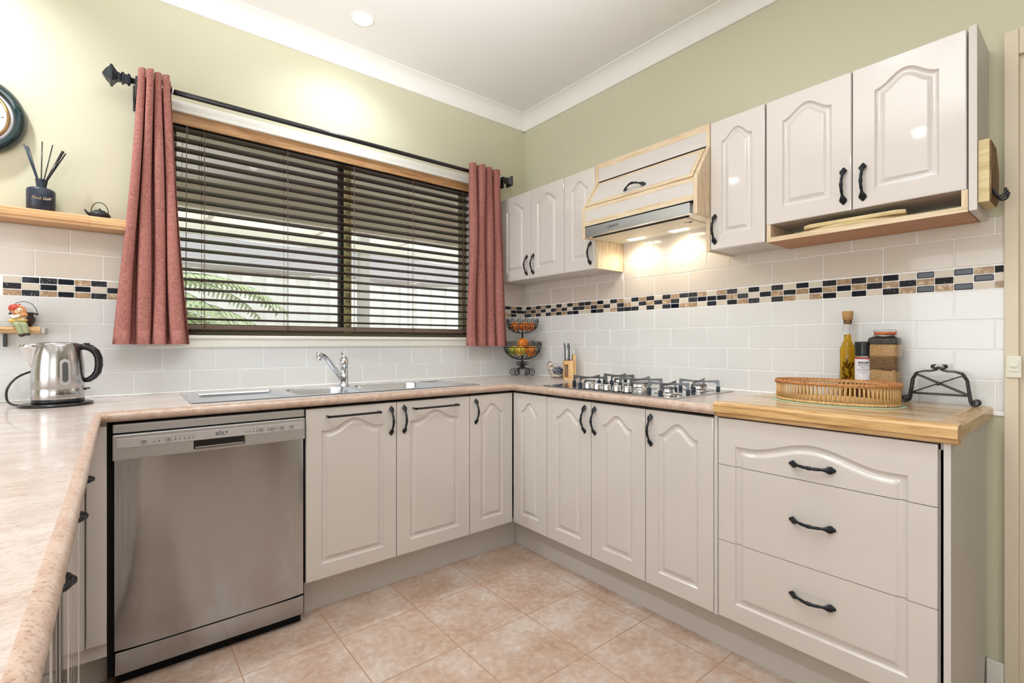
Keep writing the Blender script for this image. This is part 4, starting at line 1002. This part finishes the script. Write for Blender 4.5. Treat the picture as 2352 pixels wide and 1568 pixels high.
g = G(); g.ball((fx - .009, fy + .001, FZ + .068), .018, 1.05, 1, .85, 20); limb(g, (fx - .012, fy, FZ + .076), (fx - .022, fy, FZ + .077), .006, .003); g.tube([(fx + .001, fy, FZ + .078), (fx + .004, fy, FZ + .086)], .0025, 6); o = obj('hat', g, hatm, t); remesh(o, .0013)
g = G()
for k in range(16): a = k * 2 * pi / 16; g.ball((fx + .002 + .0155 * cos(a), fy - .009, FZ + .0595 + .015 * sin(a)), .0048, n=8)
o = obj('hat_brim', g, orr, t)
g = G()
for k in range(8): a = k * pi / 4; g.ball((fx + .017 + .005 * cos(a), fy - .021 + .005 * sin(a), FZ + .044), .0065, .9, .9, 1.1, 10)
obj('small_pumpkin', g, orr, t)
g = G(); g.ball((fx + .012, fy - .034, FZ - .032), .0075, 1.3, 1.4, .8); g.ball((fx + .027, fy - .033, FZ - .028), .007, 1.3, 1.4, .8); obj('shoes', g, shoe, t)
g = G()
for sx in (-.0045, .006): g.ball((fx + .002 + sx, fy - .0185, FZ + .060), .0016, n=8)
obj('eyes', g, ink, t)
g = G(); g.tube([(fx - .001, fy - .0185, FZ + .0515), (fx + .003, fy - .0192, FZ + .0505), (fx + .006, fy - .0185, FZ + .0515)], .0007, 5); obj('mouth', g, hatm, t)
t = thing('cauldron', 'small dark cast cauldron with wire bail handle behind the seated figurine', 'pot', (-2.543, -.042, FZ))
c = (-2.543, -.042, FZ)
g = G(); g.lathe([(.016, .004), (.026, .010), (.031, .022), (.032, .032), (.029, .040), (.0265, .044), (.0275, .048), (.031, .053), (.031, .055), (.0275, .0545), (.024, .046), (.024, .03)], c, 32)
for k in range(3): a = k * 2 * pi / 3 + .5; g.tube([(c[0] + .018 * cos(a), c[1] + .018 * sin(a), FZ + .010), (c[0] + .022 * cos(a), c[1] + .022 * sin(a), FZ)], .003, 6)
for sx in (-1, 1): g.box(c[0] + sx * .030, c[1] - .002, FZ + .046, c[0] + sx * .040, c[1] + .002, FZ + .053, .001)
obj('pot', g, pot_m, t)
g = G(); g.tube([(c[0] - .0365 * cos(a), c[1], FZ + .05 + .047 * sin(a)) for a in [i * pi / 24 for i in range(25)]], .0012, 6); obj('bail_handle', g, blackm, t)

# ------------------------------------------------------------------ kettle
kx, ky = -2.432, -.245
t = thing('power_base', 'round black kettle power base on the worktop with trailing cord', 'appliance base', (kx, ky, BT))
g = G(); g.lathe([(.098, 0), (.102, .003), (.101, .007), (.096, .010), (.085, .011), (.0, .011)], (kx - .004, ky, BT), 40); obj('base_plate', g, plastic, t)
g = G(); g.tube(smooth([(kx - .095, ky + .01, BT + .006), (kx - .12, ky + .04, BT + .006), (kx - .140, ky + .08, BT + .02), (kx - .145, ky + .13, BT + .06), (kx - .12, ky + .17, BT + .10), (kx - .06, ky + .20, BT + .125), (kx + .0, ky + .224, BT + .13)]), .0038, 8); obj('cord', g, plastic, t)
t = thing('kettle', 'brushed steel electric kettle with black handle standing on its base', 'kettle', (kx, ky, BT + .011))
KZ = BT + .011
g = G(); g.lathe([(.070, .0), (.072, .002), (.072, .011), (.070, .012)], (kx, ky, KZ), 48); obj('foot_ring', g, plastic, t)
g = G(); g.lathe([(.0715, .012), (.0725, .014), (.0725, .049), (.0720, .050), (.0720, .0515), (.0725, .0525), (.0722, .10), (.0700, .14), (.0655, .175), (.0600, .204), (.0585, .208)], (kx, ky, KZ), 64, caps=False); obj('body', g, kettle_m, t)
g = G(); g.lathe([(.0585, .208), (.056, .213), (.045, .2155), (.03, .217), (.0, .2175)], (kx, ky, KZ), 48); obj('lid', g, kettle_m, t)
# spout, to the left
g = G(); rings = []
for s in range(8):
    q = s / 7; z = KZ + .130 + .080 * q; wd = .004 + .026 * q; out = .0715 - .004 * q + (.030 + .008 * q) * q
    base = .0705 - .010 * q
    rings.append([(kx - base * .93, ky - wd, z), (kx - (base + out) / 2, ky - wd * .62, z), (kx - out, ky, z), (kx - (base + out) / 2, ky + wd * .62, z), (kx - base * .93, ky + wd, z)])
g.loft(rings, closed=False, caps=False); g.xf(Matrix.Translation((kx, ky, 0)) @ Matrix.Rotation(.25, 4, 'Z') @ Matrix.Translation((-kx, -ky, 0)))
o = obj('spout', g, chrome, t); sm = o.modifiers.new('t', 'SOLIDIFY'); sm.thickness = .0015
# handle to the right
hd = Vector((cos(-.05), sin(-.05), 0)); g = G(); pts = []
for r_, z_ in ((.058, .198), (.072, .200), (.088, .195), (.103, .180), (.111, .158), (.112, .13), (.108, .105), (.097, .088), (.084, .078), (.071, .075)): pts.append((kx + hd.x * r_, ky + hd.y * r_, KZ + z_))
g.tube(pts, [.011, .012, .0125, .0125, .0125, .0125, .012, .011, .010, .008], 12, flat=[1.25] * 10); obj('handle', g, plastic, t)
g = G(); g.box(kx + .068, ky - .014, KZ + .205, kx + .086, ky + .006, KZ + .214, .002); obj('lid_button', g, plastic, t)
g = G(); g.box(kx + .072, ky - .012, KZ + .044, kx + .088, ky - .002, KZ + .049, .002); g.tube([(kx + .07, ky - .007, KZ + .040), (kx + .078, ky - .007, KZ + .046)], .0025, 6); obj('switch', g, plastic, t)
# water window on the camera-facing side
def curved_patch(a0, a1, z0, z1, r, m, name, par, round_=.009, n=14):
    g = G(); rows = []
    for j in range(n + 1):
        v = j / n; z = z0 + (z1 - z0) * v; e = min(z - z0, z1 - z); k = 1 if e >= round_ else math.sqrt(max(0, 1 - ((round_ - e) / round_) ** 2)); k = max(k, .03)
        ac, ah = (a0 + a1) / 2, (a1 - a0) / 2 * k
        rr3 = r(z) if callable(r) else r
        rows.append([(kx + rr3 * cos(ac + ah * q), ky + rr3 * sin(ac + ah * q), z) for q in (-1, -.5, 0, .5, 1)])
    g.loft(rows, closed=False, caps=False); return obj(name, g, m, par)
rk = lambda z: .0728 if z < KZ + .10 else .0728 - (.0045 * ((z - KZ - .10) / .065) ** 1.4)
vw = radians(-72)
ww = curved_patch(vw - .20, vw + .20, KZ + .063, KZ + .158, lambda z: rk(z) + .0012, silver_l, 'water_window', t, .014)
curved_patch(vw - .11, vw + .11, KZ + .074, KZ + .147, lambda z: rk(z) + .0022, trivet, 'gauge', ww, .008)
text_mesh('brand_text', 'Russell Hobbs', .0098, ink, t, (kx + .0735 * cos(vw), ky + .0735 * sin(vw), KZ + .034), (pi / 2, 0, vw + pi / 2), .0003, bend=-.073)
g = G(); g.tube([(kx + .0735 * cos(vw + q), ky + .0735 * sin(vw + q), KZ + .024) for q in [-.45 + .09 * i for i in range(11)]], .0006, 4); obj('brand_line', g, ink, t)

# ------------------------------------------------------------------ fruit stand
fx, fy = -.148, -.152
t = thing('fruit_stand', 'two-tier black wire fruit stand with scrollwork in the worktop corner', 'fruit stand', (fx, fy, BT))
def basket(R, zr, depth, nr, top, name):
    g = G(); wr = .0022
    g.tube([(fx + R * cos(a), fy + R * sin(a), zr) for a in [i * 2 * pi / 40 for i in range(40)]], .0025, 6, closed=True)
    g.tube([(fx + .25 * R * cos(a), fy + .25 * R * sin(a), zr - depth * .97) for a in [i * 2 * pi / 20 for i in range(20)]], .002, 6, closed=True)
    for k in range(nr):
        a = 2 * pi * k / nr; er = Vector((cos(a), sin(a), 0)); pts = []
        for i in range(9):
            s = i / 8; r = R * sin(pi / 2 * s) ** .8 if s > 0 else 0; pts.append(Vector((fx, fy, 0)) + er * (R * (.06 + .94 * sin(pi / 2 * s))) + Vector((0, 0, zr - depth * cos(pi / 2 * s))))
        g.tube(pts, wr, 5)
        am = a + pi / nr; em = Vector((cos(am), sin(am), 0)); et = Vector((-sin(am), cos(am), 0))
        # scroll above the rim
        rs = top * .5
        g.tube(spiral(Vector((fx, fy, zr + rs * .95)) + em * (R + .003), rs, rs * .22, 1.6, et, Vector((0, 0, 1)), 20, -pi / 2), wr * .85, 5)
        # scroll in the bowl side
        c_ = Vector((fx, fy, zr - depth * .36)) + em * R * .90; dn = (em * .45 - Vector((0, 0, -1)) * .9).normalized(); dn = Vector((em.x * .42, em.y * .42, .9)).normalized()
        g.tube(spiral(c_, R * .15, R * .03, 1.7, et, dn, 20, pi / 2), wr * .85, 5)
    return obj(name, g, blackm, t)
basket(.104, 1.268, .058, 14, .046, 'upper_basket'); basket(.124, 1.115, .082, 16, .046, 'lower_basket')
g = G(); g.tube([(fx, fy, .965), (fx, fy, 1.06), (fx, fy, 1.22)], .0055, 10); g.lathe([(.006, 0), (.010, .004), (.010, .03), (.006, .04)], (fx, fy, .985), 12); obj('stem', g, blackm, t)
for k in range(6):
    a = 2 * pi * k / 6 + .2; er = Vector((cos(a), sin(a), 0)); up = Vector((0, 0, 1)); g = G()
    p = [Vector((fx, fy, 1.02)) + er * .006, Vector((fx, fy, .985)) + er * .012]
    p += spiral(Vector((fx, fy, .947)) + er * .062, .026, .006, -1.7, er, up, 30, pi * .75)
    g.tube(p, .0026, 6); g.tube([Vector((fx, fy, .992)) + er * .010] + spiral(Vector((fx, fy, 1.008)) + er * .030, .014, .004, 1.2, er, up, 18, -pi * .6), .0022, 6)
    obj('leg', g, blackm, t)
def fruit(name, lab, cat, grp, x, y, z, r, m, sz=.95, tip=0):
    t = thing(name, lab, cat, (fx + x, fy + y, z), rz=random.random() * 3, group=grp)
    g = G(); g.ball((0, 0, 0), r, 1 + tip, 1, sz, 20); obj('flesh', g, m, t, world=False)
    g = G(); g.lathe([(.0025, 0), (.0018, .002), (0, .0022)], (0, 0, r * sz - .0004), 6); obj('stalk', g, stem_m, t, world=False)
up_ = [(.0, -.048, 'towards the sink cupboards'), (-.05, -.018, ''), (.046, -.028, ''), (-.03, .044, ''), (.034, .042, '')]
for i, (x, y, _) in enumerate([(-.018, -.05, 0), (-.062, .0, 0), (.046, -.038, 0), (-.028, .05, 0), (.036, .036, 0)]):
    fruit('mandarin', ['mandarin in the upper basket nearest the camera', 'mandarin in the upper basket at its side by the curtain', 'mandarin in the upper basket at its side by the hob', 'mandarin at the back of the upper basket against the window wall', 'mandarin at the back of the upper basket against the hob wall'][i], 'mandarin', 'mandarins in the upper basket', x, y, 1.256, .0305, orange_m, .9)
for x, y, z, k in ((-.055, -.045, 1.092, 'l'), (.02, -.062, 1.088, 'o'), (.068, -.015, 1.095, 'l'), (-.03, .055, 1.095, 'l'), (.045, .052, 1.095, 'g'), (-.072, .012, 1.092, 'g'), (.0, -.006, 1.140, 'o')):
    if k == 'l': fruit('lemon', 'yellow lemon in the lower basket, ' + {-.055: 'in front towards the camera', .068: 'at the side by the hob wall', -.03: 'behind, by the window wall'}[x], 'lemon', 'lemons in the lower basket', x, y, z, .034, lemon_m, .95, .14)
    elif k == 'o': fruit('orange', 'orange sitting on top of the lower basket pile' if z > 1.1 else 'orange low in the front of the lower basket', 'orange', None, x, y, z, .040 if z > 1.1 else .036, orange_m)
    else: fruit('apple', 'yellow green apple in the lower basket, ' + {.045: 'at the back in the corner', -.072: 'at the side by the curtain'}[x], 'apple', 'apples in the lower basket', x, y, z, .032, green_m, .9)

# ------------------------------------------------------------------ hen
hx, hy = -.072, -.395
t = thing('hen_ornament', 'small speckled ceramic hen with blue wings beside the knife block', 'ornament', (hx, hy, BT), rz=-.67)
g = G(); g.ball((.004, 0, .043), .040, 1.25, .8, .95); g.ball((.042, 0, .050), .026, 1.0, .75, 1.1); g.ball((.004, 0, .014), .033, 1.2, .85, .42)
for i in range(7): s = i / 6; g.ball((-.024 - .012 * s, 0, .056 + .024 * s), .029 - .009 * s, n=12)
g.ball((-.038, 0, .083), .019, n=14); o = obj('body', g, hen_w, t, world=False); remesh(o, .0018)
for s in (-1, 1):
    g = G(); g.ball((.012, s * .0275, .049), .030, 1.2, .22, .85); obj('wing', g, hen_b, t, world=False)
g = G(); g.tube([(-.052, 0, .083), (-.065, 0, .078)], [.0045, .0005], 8); obj('beak', g, orr, t, world=False)
g = G()
for k in range(3): g.ball((-.047 + .008 * k, 0, .1005 + .002 * (k == 1)), .0042, n=8)
obj('comb', g, shoe, t, world=False)
# ------------------------------------------------------------------ knife block
t = thing('knife_block', 'light bamboo knife block with steel handled knives near the hob', 'knife block', (-.092, -.535, BT), rz=-.67)
g = G(); g.box(-.036, -.038, 0, .020, .030, .012); g.box(-.010, -.038, .012, .020, .030, .115, .001); g.box(-.036, -.010, .012, -.010, .030, .115, .001); g.box(-.036, -.038, .093, -.010, -.010, .115)
g.box(.021, -.012, 0, .040, .036, .150, .002); obj('block', g, bamboo, t, world=False)
def knife(x, y, z0, z1, nm='knife'):
    g = G(); g.tube(smooth([(0, 0, 0), (.001, 0, .018), (.0, 0, .05), (-.002, 0, .090), (-.006, 0, .108)], 3), [.0055, .006, .0064, .0062, .0058, .0054, .0052, .0053, .0055, .0058, .0060, .0052, .0030], 8, flat=[.7] * 13)
    return g
kp = [(-.030, -.026), (-.019, -.026), (-.006, -.022), (.006, -.022), (-.024, .008), (-.010, .010), (.006, .010)]
for i, (x, y) in enumerate(kp):
    M_ = W(t) @ Matrix.Translation((x, y, .1155)); p = M_.translation
    k_ = thing('knife', 'steel handled knife in the bamboo block, ' + ['front row, outermost towards the hen', 'front row, second from the hen side', 'front row, second from the hob side', 'front row, nearest the hob', 'back row, nearest the hen', 'middle of the back row', 'back row, nearest the hob'][i], 'knife', tuple(p), rz=-.67, group='knives in the bamboo block')
    obj('handle', knife(0, 0, 0, 0), chrome if i % 2 else trivet, k_, world=False)
    g = G(); g.box(-.001, -.004, -.0005, .001, .004, .003); obj('bolster', g, chrome, k_, world=False)
for i, x in enumerate((-.029, -.019)):
    p = (W(t) @ Matrix.Translation((x, -.024, .0125))).translation
    k_ = thing('steak_knife', 'steel steak knife in the front slot of the block, ' + ['outer one towards the hen', 'inner one towards the hob'][i], 'knife', tuple(p), rz=-.67, group='steak knives in the front slot')
    g = G(); g.tube([(0, 0, 0), (0, 0, .02), (.001, 0, .05), (0, 0, .078)], [.0025, .0045, .004, .003], 8, flat=[.6] * 4); obj('handle', g, trivet, k_, world=False)
p = (W(t) @ Matrix.Translation((.030, .012, .1505))).translation
k_ = thing('knife', 'white handled tool standing at the back of the bamboo block', 'knife', tuple(p), rz=-.67)
g = G(); g.box(-.006, -.005, 0, .006, .005, .033, .003); obj('handle', g, wht, k_, world=False)

# ------------------------------------------------------------------ tray, mat, bottles, rack
tx_, ty_, ta, tb = -.272, -2.026, .190, .130
g = G(); g.lathe([(1, 0), (1, .0015), (.98, .0022), (0, .0022)], (0, 0, 0), 56, sx=tb + .016, sy=ta + .014); 
tag(obj('place_mat', g, matm, loc=(tx_, ty_, WT), world=False), 'oval pale green mat under the cane tray', 'mat')
TZ = WT + .0024
t = thing('cane_tray', 'oval cane tray with slatted sides and plaited brown rim', 'tray', (tx_, ty_, TZ))
EP = lambda a, f=1, z=0: (tx_ + tb * f * cos(a), ty_ + ta * f * sin(a), TZ + z)
g = G()
for k in range(-13, 14):
    yy = k * .0138
    if abs(yy) < ta * .97: hw = tb * .97 * math.sqrt(1 - (yy / ta) ** 2); g.tube([(tx_ - hw, ty_ + yy, TZ + .006), (tx_ + hw, ty_ + yy, TZ + .006)], .0022, 4)
for k in range(-9, 10):
    xx_ = k * .0138
    if abs(xx_) < tb * .95: hw = ta * .97 * math.sqrt(1 - (xx_ / tb) ** 2); g.tube([(tx_ + xx_, ty_ - hw, TZ + .0095), (tx_ + xx_, ty_ + hw, TZ + .0095)], .0020, 4)
obj('woven_base', g, cane, t)
g = G(); g.tube([EP(i * 2 * pi / 80, .985, .005) for i in range(80)], .005, 6, closed=True); g.tube([EP(i * 2 * pi / 80, .985, .064) for i in range(80)], .004, 6, closed=True); obj('hoop', g, cane, t)
g = G(); g.tube([EP(0, .985, .006), EP(0, .985, .064)], .0032, 6)
NST = 84
s0_ = None
for k in range(NST):
    a = 2 * pi * k / NST
    if s0_ is None:
        gg = G(); gg.tube([(0, 0, .004), (0, 0, .066)], .0029, 6); s0_ = obj('upright', gg, cane, t, (tb * .985, 0, 0), world=False)
    else: dup(s0_, t, (tb * .985 * cos(a), ta * .985 * sin(a), 0))
g.b.free()
g = G(); npl = 96
for ph_ in (0, 1):
    for k in range(npl):
        a = 2 * pi * k / npl
        p0 = EP(a, 1.0 + (.02 if ph_ else -.03), .0625); p1 = EP(a + .045, 1.0 + (.012 if ph_ else -.012), .074); p2 = EP(a + .09, 1.0 + (-.03 if ph_ else .02), .066)
        g.tube([p0, p1, p2], .0021, 5)
g.tube([EP(i * 2 * pi / 80, 1.0, .068) for i in range(80)], .0048, 8, closed=True); obj('plaited_rim', g, cane_rim, t)

bx_, by_ = -.062, -2.006
t = thing('oil_bottle', 'tall corked glass bottle of golden oil with herbs behind the cane tray', 'bottle', (bx_, by_, WT))
g = G(); g.lathe([(.026, 0), (.0285, .003), (.0285, .185), (.027, .195), (.021, .210), (.0155, .218), (.0145, .225), (.0145, .292), (.0155, .294), (.0155, .30), (.0125, .30), (.0125, .225), (.0185, .208), (.0262, .19), (.0262, .006), (.0, .005)], (bx_, by_, WT), 40, caps=False); obj('glass', g, glass, t)
g = G(); g.lathe([(0, .0055), (.0259, .0065), (.0259, .189), (.0183, .2075), (.0122, .225), (.0122, .2445), (0, .2445)], (bx_, by_, WT), 40, caps=False); obj('oil', g, oil, t)
g = G()
for k in range(46):
    a = random.random() * 6.28; r = random.random() * .02; z = WT + .012 + .125 * random.random() ** 1.8; q = [(bx_ + r * cos(a), by_ + r * sin(a), z)]
    for s in range(3): q.append((q[-1][0] + random.uniform(-.006, .006), q[-1][1] + random.uniform(-.006, .006), q[-1][2] + random.uniform(.002, .010)))
    q = [(bx_ + max(-.017, min(.017, p[0] - bx_)), by_ + max(-.017, min(.017, p[1] - by_)), p[2]) for p in q]
    g.tube(q, .0013 + random.random() * .0022, 5)
obj('herbs', g, herbs, t)
g = G(); g.lathe([(.0118, .284), (.0122, .300), (.0165, .302), (.0185, .332), (.0180, .335), (0, .335)], (bx_, by_, WT), 24); obj('cork', g, cork, t)
px_, py_ = -.105, -2.068
t = thing('spice_grinder', 'salt and spice grinder with black cap and white label behind the tray', 'grinder', (px_, py_, WT))
g = G(); g.lathe([(.024, 0), (.0255, .003), (.0255, .158), (.022, .164), (.022, .168), (.020, .168), (.020, .162), (.0235, .156), (.0235, .004), (0, .003)], (px_, py_, WT), 36, caps=False); obj('glass', g, glass, t)
g = G(); g.lathe([(0, .004), (.0232, .0045), (.0232, .150), (0, .152)], (px_, py_, WT), 30, caps=False); obj('spice', g, spice_m, t)
g = G(); g.lathe([(.0265, .164), (.0268, .168), (.0264, .185), (.0275, .207), (.0278, .212), (.026, .216), (0, .217)], (px_, py_, WT), 36); obj('cap', g, plastic, t)
fa_ = math.atan2(-2.6462 - py_, -2.2618 - px_)
def label_patch(r, z0, z1, half, m, name, par):
    g = G(); g.loft([[(px_ + r * cos(fa_ + half * q), py_ + r * sin(fa_ + half * q), WT + z) for q in [-1 + i / 8 for i in range(17)]] for z in (z0, z1)], closed=False, caps=False); return obj(name, g, m, par)
lp = label_patch(.0260, .072, .157, 1.5, label_w, 'label', t)
label_patch(.0261, .152, .1575, 1.5, label_r, 'label_band', lp); label_patch(.0261, .066, .072, 1.5, label_r, 'label_band', lp)
label_patch(.0262, .1355, .1425, .62, label_k, 'label_banner', lp)
for s_, z_, sz_, mm in (('STONEMILL', .1390, .0062, label_w), ('HIMALAYAN', .1295, .0078, ink), ('SALT', .1210, .0078, ink), ('CHILLI & GARLIC', .1125, .0070, ink), ('SALTY SEASONING', .1035, .0036, ink), ('110 g', .0965, .0036, ink)):
    text_mesh('label_text', s_, sz_, mm, lp, (px_ + .0266 * cos(fa_), py_ + .0266 * sin(fa_), WT + z_), (pi / 2, 0, fa_ + pi / 2), .00015, bend=-.0266, squash=.82)
# square clip jar
jx, jy = -.078, -2.128
t = thing('storage_jar', 'square clip-top glass jar filled with layered seeds and grains', 'jar', (jx, jy, WT), rz=.0)
def sq(h, z, r=.012): return [(jx + p[0], jy + p[1], WT + z) for p in [(q[0], q[1]) for q in rrect(-h, h, -h, h, min(r, h * .95), 0, 4)]]
g = G(); g.loft([sq(.040, 0), sq(.044, .004), sq(.0435, .055), sq(.041, .11), sq(.044, .165), sq(.0445, .222), sq(.041, .231), sq(.030, .236, .029), sq(.029, .244, .028)], caps=True); o = obj('glass', g, glass, t)
for nm, z0, z1, m_ in (('grain_layer', .003, .112, grain_a), ('grain_layer', .112, .160, grain_b), ('grain_layer', .160, .206, grain_a), ('seed_layer', .206, .226, grain_c)):
    g = G(); rings = []
    for k in range(7): s = k / 6; z = z0 + (z1 - z0) * s; hh_ = .0418 - .0028 * math.exp(-((z - .10) / .03) ** 2); rings.append([(p[0], p[1], p[2] + (.004 * sin(p[0] * 260) * sin(p[1] * 200 + 1) if k in (0, 6) and 0 < z0 * (k == 0) + (k == 6) * (z1 < .2) else 0)) for p in sq(hh_ - (.001 if k in (0, 6) else 0), z)])
    g.loft(rings); obj(nm, g, m_, t)
g = G(); g.lathe([(.033, .2425), (.0345, .245), (.0345, .2485), (.033, .251)], (jx, jy, WT), 32); obj('rubber_seal', g, rub_o, t)
g = G(); g.lathe([(.033, .2512), (.0355, .253), (.0355, .257), (.031, .261), (0, .262)], (jx, jy, WT), 32); obj('lid', g, glass, t)
g = G(); g.tube([(jx - .035, jy + .02, WT + .255), (jx - .044, jy + .025, WT + .245), (jx - .046, jy + .026, WT + .232)], .0014, 6); g.tube([(jx + .0365 * cos(a), jy + .0365 * sin(a), WT + .239) for a in [i * pi / 12 for i in range(24)]], .0012, 6, closed=True); obj('wire_clip', g, chrome, t)
# wrought iron rack (napkin / cook book stand)
rx_ = -.062; t = thing('scroll_stand', 'black wrought iron scroll stand on the timber worktop beside the tray', 'stand', (rx_, -2.275, WT))
for k, dx in enumerate((-.016, .016)):
    X_ = rx_ + dx; g = G(); P = lambda y, z: (X_, y, WT + z)
    yl_, yr_ = -2.203, -2.350; ym = (yl_ + yr_) / 2
    left = [P(yl_ + .008, .012), P(yl_ + .002, .05), P(yl_ - .002, .085), P(yl_ - .014, .108), P(yl_ - .035, .1145), P(ym + .022, .1145), P(ym + .010, .118), P(ym + .003, .126)] + spiral(P(ym + .012, .132), .0095, .003, .75, (0, 1, 0), (0, 0, 1), 12, pi * 1.1)[::1]
    ft = spiral(P(yl_ + .022, .0135), .0115, .004, -1.2, (0, 1, 0), (0, 0, 1), 20, pi * .95)
    lf = [P(yl_ + .008, .03), P(yl_ + .006, .014)]
    g.tube(left, .0028, 8)
    g.tube([P(yl_ + .003, .05), P(yl_ + .005, .02)] + spiral(P(yl_ + .019, .0145), .0125, .004, 1.25, (0, 1, 0), (0, 0, 1), 22, pi * 1.0), .0028, 8)
    mir = lambda p: (p[0], 2 * ym - p[1], p[2])
    g.tube([mir(p) for p in left], .0028, 8)
    g.tube([mir(p) for p in [P(yl_ + .003, .05), P(yl_ + .005, .02)] + spiral(P(yl_ + .019, .0145), .0125, .004, 1.25, (0, 1, 0), (0, 0, 1), 22, pi * 1.0)], .0028, 8)
    g.tube([P(yl_ + .003, .035), P(yr_ - .003, .035)], .0026, 6)
    g.tube([P(yl_ - .008, .104), P(yr_ - .003, .036)], .0018, 6); g.tube([P(yr_ + .008, .104), P(yl_ + .003, .036)], .0018, 6)
    g.ball(P(ym, .070), .005, n=8); obj('scroll_frame', g, blackm, t)
g = G(); g.box(rx_ - .017, yr_ - .002, WT + .033, rx_ + .017, yl_ + .002, WT + .0365, .001); obj('base_bar', g, blackm, t)

# ------------------------------------------------------------------ outside
g = G(); g.box(-12, .13, -.06, 14, 14, -.02); struct(obj('ground', g, ground_m))
g = G(); g.box(-6, .12, 2.165, 4, .62, 2.2); struct(obj('trim_4', g, soffit_m))
g = G(); g.box(-6, .62, 1.915, 4, .66, 2.2); struct(obj('trim_5', g, soffit_m))
t = thing('fence', 'cream ribbed metal fence panels standing behind the pergola', 'fence', (0, 4, 0))
pts = []; x = -8.0
while x < 10:
    pts += [(x, 4.0), (x + .13, 4.0), (x + .15, 3.965), (x + .23, 3.965), (x + .25, 4.0)]; x += .26
g = G(); A_ = [g.b.verts.new((a, b_, 0)) for a, b_ in pts]; D_ = [g.b.verts.new((a, b_, 2.02)) for a, b_ in pts]
for i in range(len(A_) - 1): g.face([A_[i], A_[i + 1], D_[i + 1], D_[i]])
o = obj('panel', g, fence_m, t); sm = o.modifiers.new('t', 'SOLIDIFY'); sm.thickness = .004
g = G(); g.box(-8, 3.95, 2.02, 10, 4.02, 2.06); obj('top_rail', g, fence_m, t)
t = thing('pergola', 'cream timber pergola with clear corrugated roofing seen through the window', 'pergola', (0, 2, 0))
g = G(); g.box(-6, 3.0, 2.30, 6, 3.07, 2.46); obj('beam', g, beam_m, t)
g = G(); g.box(-6, 1.95, 2.02, 6, 1.99, 2.10); obj('beam', g, beam_m, t)
for x in (-2.6, -1.6, -.55, .45, 1.45, 2.5): g = G(); g.box(x, .7, 2.36, x + .05, 3.6, 2.5); obj('rafter', g, beam_m, t)
g = G(); g.box(-.43, 1.96, 0, -.335, 2.05, 2.3); obj('post', g, post_m, t)
rows = []; 
for y in (.7, 3.7): rows.append([(-6 + i * .02, y, 2.52 + .012 * sin(i * 1.0)) for i in range(600)])
g = G(); g.loft(rows, closed=False, caps=False); obj('roof_sheet', g, roof_m, t)
g = G(); rows = []
for j in range(9):
    v = j / 8; rows.append([(-6 + i * .25, 2.05 + .9 * v, 2.04 - .22 * sin(pi * v) * .35 - .16 * v + .02 * sin(i * .9)) for i in range(49)])
g.loft(rows, closed=False, caps=False); tag(obj('shade_cloth', g, cloth_m), 'purplish grey shade cloth slung below the pergola roof', 'shade cloth')
# tree fern
def fern(loc, n, ln, label, spread, seed, droop=.9):
    random.seed(seed); t = thing('tree_fern', label, 'fern', loc)
    g = G(); g.tube([(-.02, 0, -loc[2]), (.01, .01, -loc[2] / 2), (0, 0, 0)], [.07, .055, .05], 10); obj('trunk', g, stem_m, t, world=False)
    for k in range(n):
        a = spread[0] + (spread[1] - spread[0]) * k / max(1, n - 1) + random.uniform(-.1, .1); el = random.uniform(.05, .6); Ln = ln * random.uniform(.75, 1.05)
        pts = []; p = Vector((0, 0, random.uniform(-.06, .06))); d = Vector((cos(a) * cos(el), sin(a) * cos(el), sin(el)))
        for i in range(19): pts.append(p.copy()); p += d * Ln / 18; d.z -= droop * 1.9 / 18 * (.6 + i / 18); d.normalize()
        g = G(); g.tube(pts, [.006 * (1 - i / 20) + .001 for i in range(19)], 5)
        st = obj('frond_stem', g, stem_m, t, world=False)
        g = G()
        for i in range(2, 19):
            tg = (pts[min(i + 1, 18)] - pts[i - 1]).normalized(); sd = tg.cross(Vector((0, 0, 1))).normalized(); ll = .19 * sin(pi * (i + 1) / 21) ** .8
            for s in (-1, 1):
                for h in (0, .5):
                    b0 = pts[i] - tg * h * Ln / 18; e = b0 + sd * s * ll + tg * ll * .35 + Vector((0, 0, -ll * .35))
                    m1 = b0.lerp(e, .5) + Vector((0, 0, .012)); nn_ = tg * .014
                    for q in range(6):
                        c0 = b0.lerp(e, (q + .3) / 6.3); wd_ = .026 * (1 - q / 7)
                        v = [g.b.verts.new(c0 + tg * wd_), g.b.verts.new(c0 + (e - b0) * .10 + Vector((0, 0, -.004))), g.b.verts.new(c0 - tg * wd_), g.b.verts.new(c0 - (e - b0) * .04)]
                        g.face(v)
        obj('frond', g, fern_m, st, world=False)
fern((-2.45, 1.75, 1.42), 11, 1.5, 'green tree fern with drooping fronds outside the window by the left curtain', (-.75, .6), 3, .75)
fern((-2.25, 1.15, 1.14), 7, .8, 'blue green fern clump low outside the window behind the left curtain', (-.7, .5), 5, .9)
random.seed(1); t = thing('potted_shrub', 'small leafy shrub outside the window near the right curtain', 'shrub', (.95, 2.9, 0))
g = G()
for k in range(70):
    a = random.random() * 6.28; r = random.random() * .16; z = 1.0 + random.random() * .28; c0 = Vector((.95 + r * cos(a), 2.9 + r * sin(a), z)); d = Vector((cos(a), sin(a), random.uniform(-.2, .6))) * .05; s_ = Vector((-sin(a), cos(a), 0)) * .016
    g.face([g.b.verts.new(c0), g.b.verts.new(c0 + d * .5 + s_), g.b.verts.new(c0 + d), g.b.verts.new(c0 + d * .5 - s_)])
obj('leaves', g, fern_m, t)
g = G()
for k in range(9): a = k * .7; g.tube([(.95, 2.9, 0), (.95 + .03 * cos(a), 2.9 + .03 * sin(a), .8), (.95 + .12 * cos(a), 2.9 + .12 * sin(a), 1.2)], .005, 5)
obj('stems', g, stem_m, t)
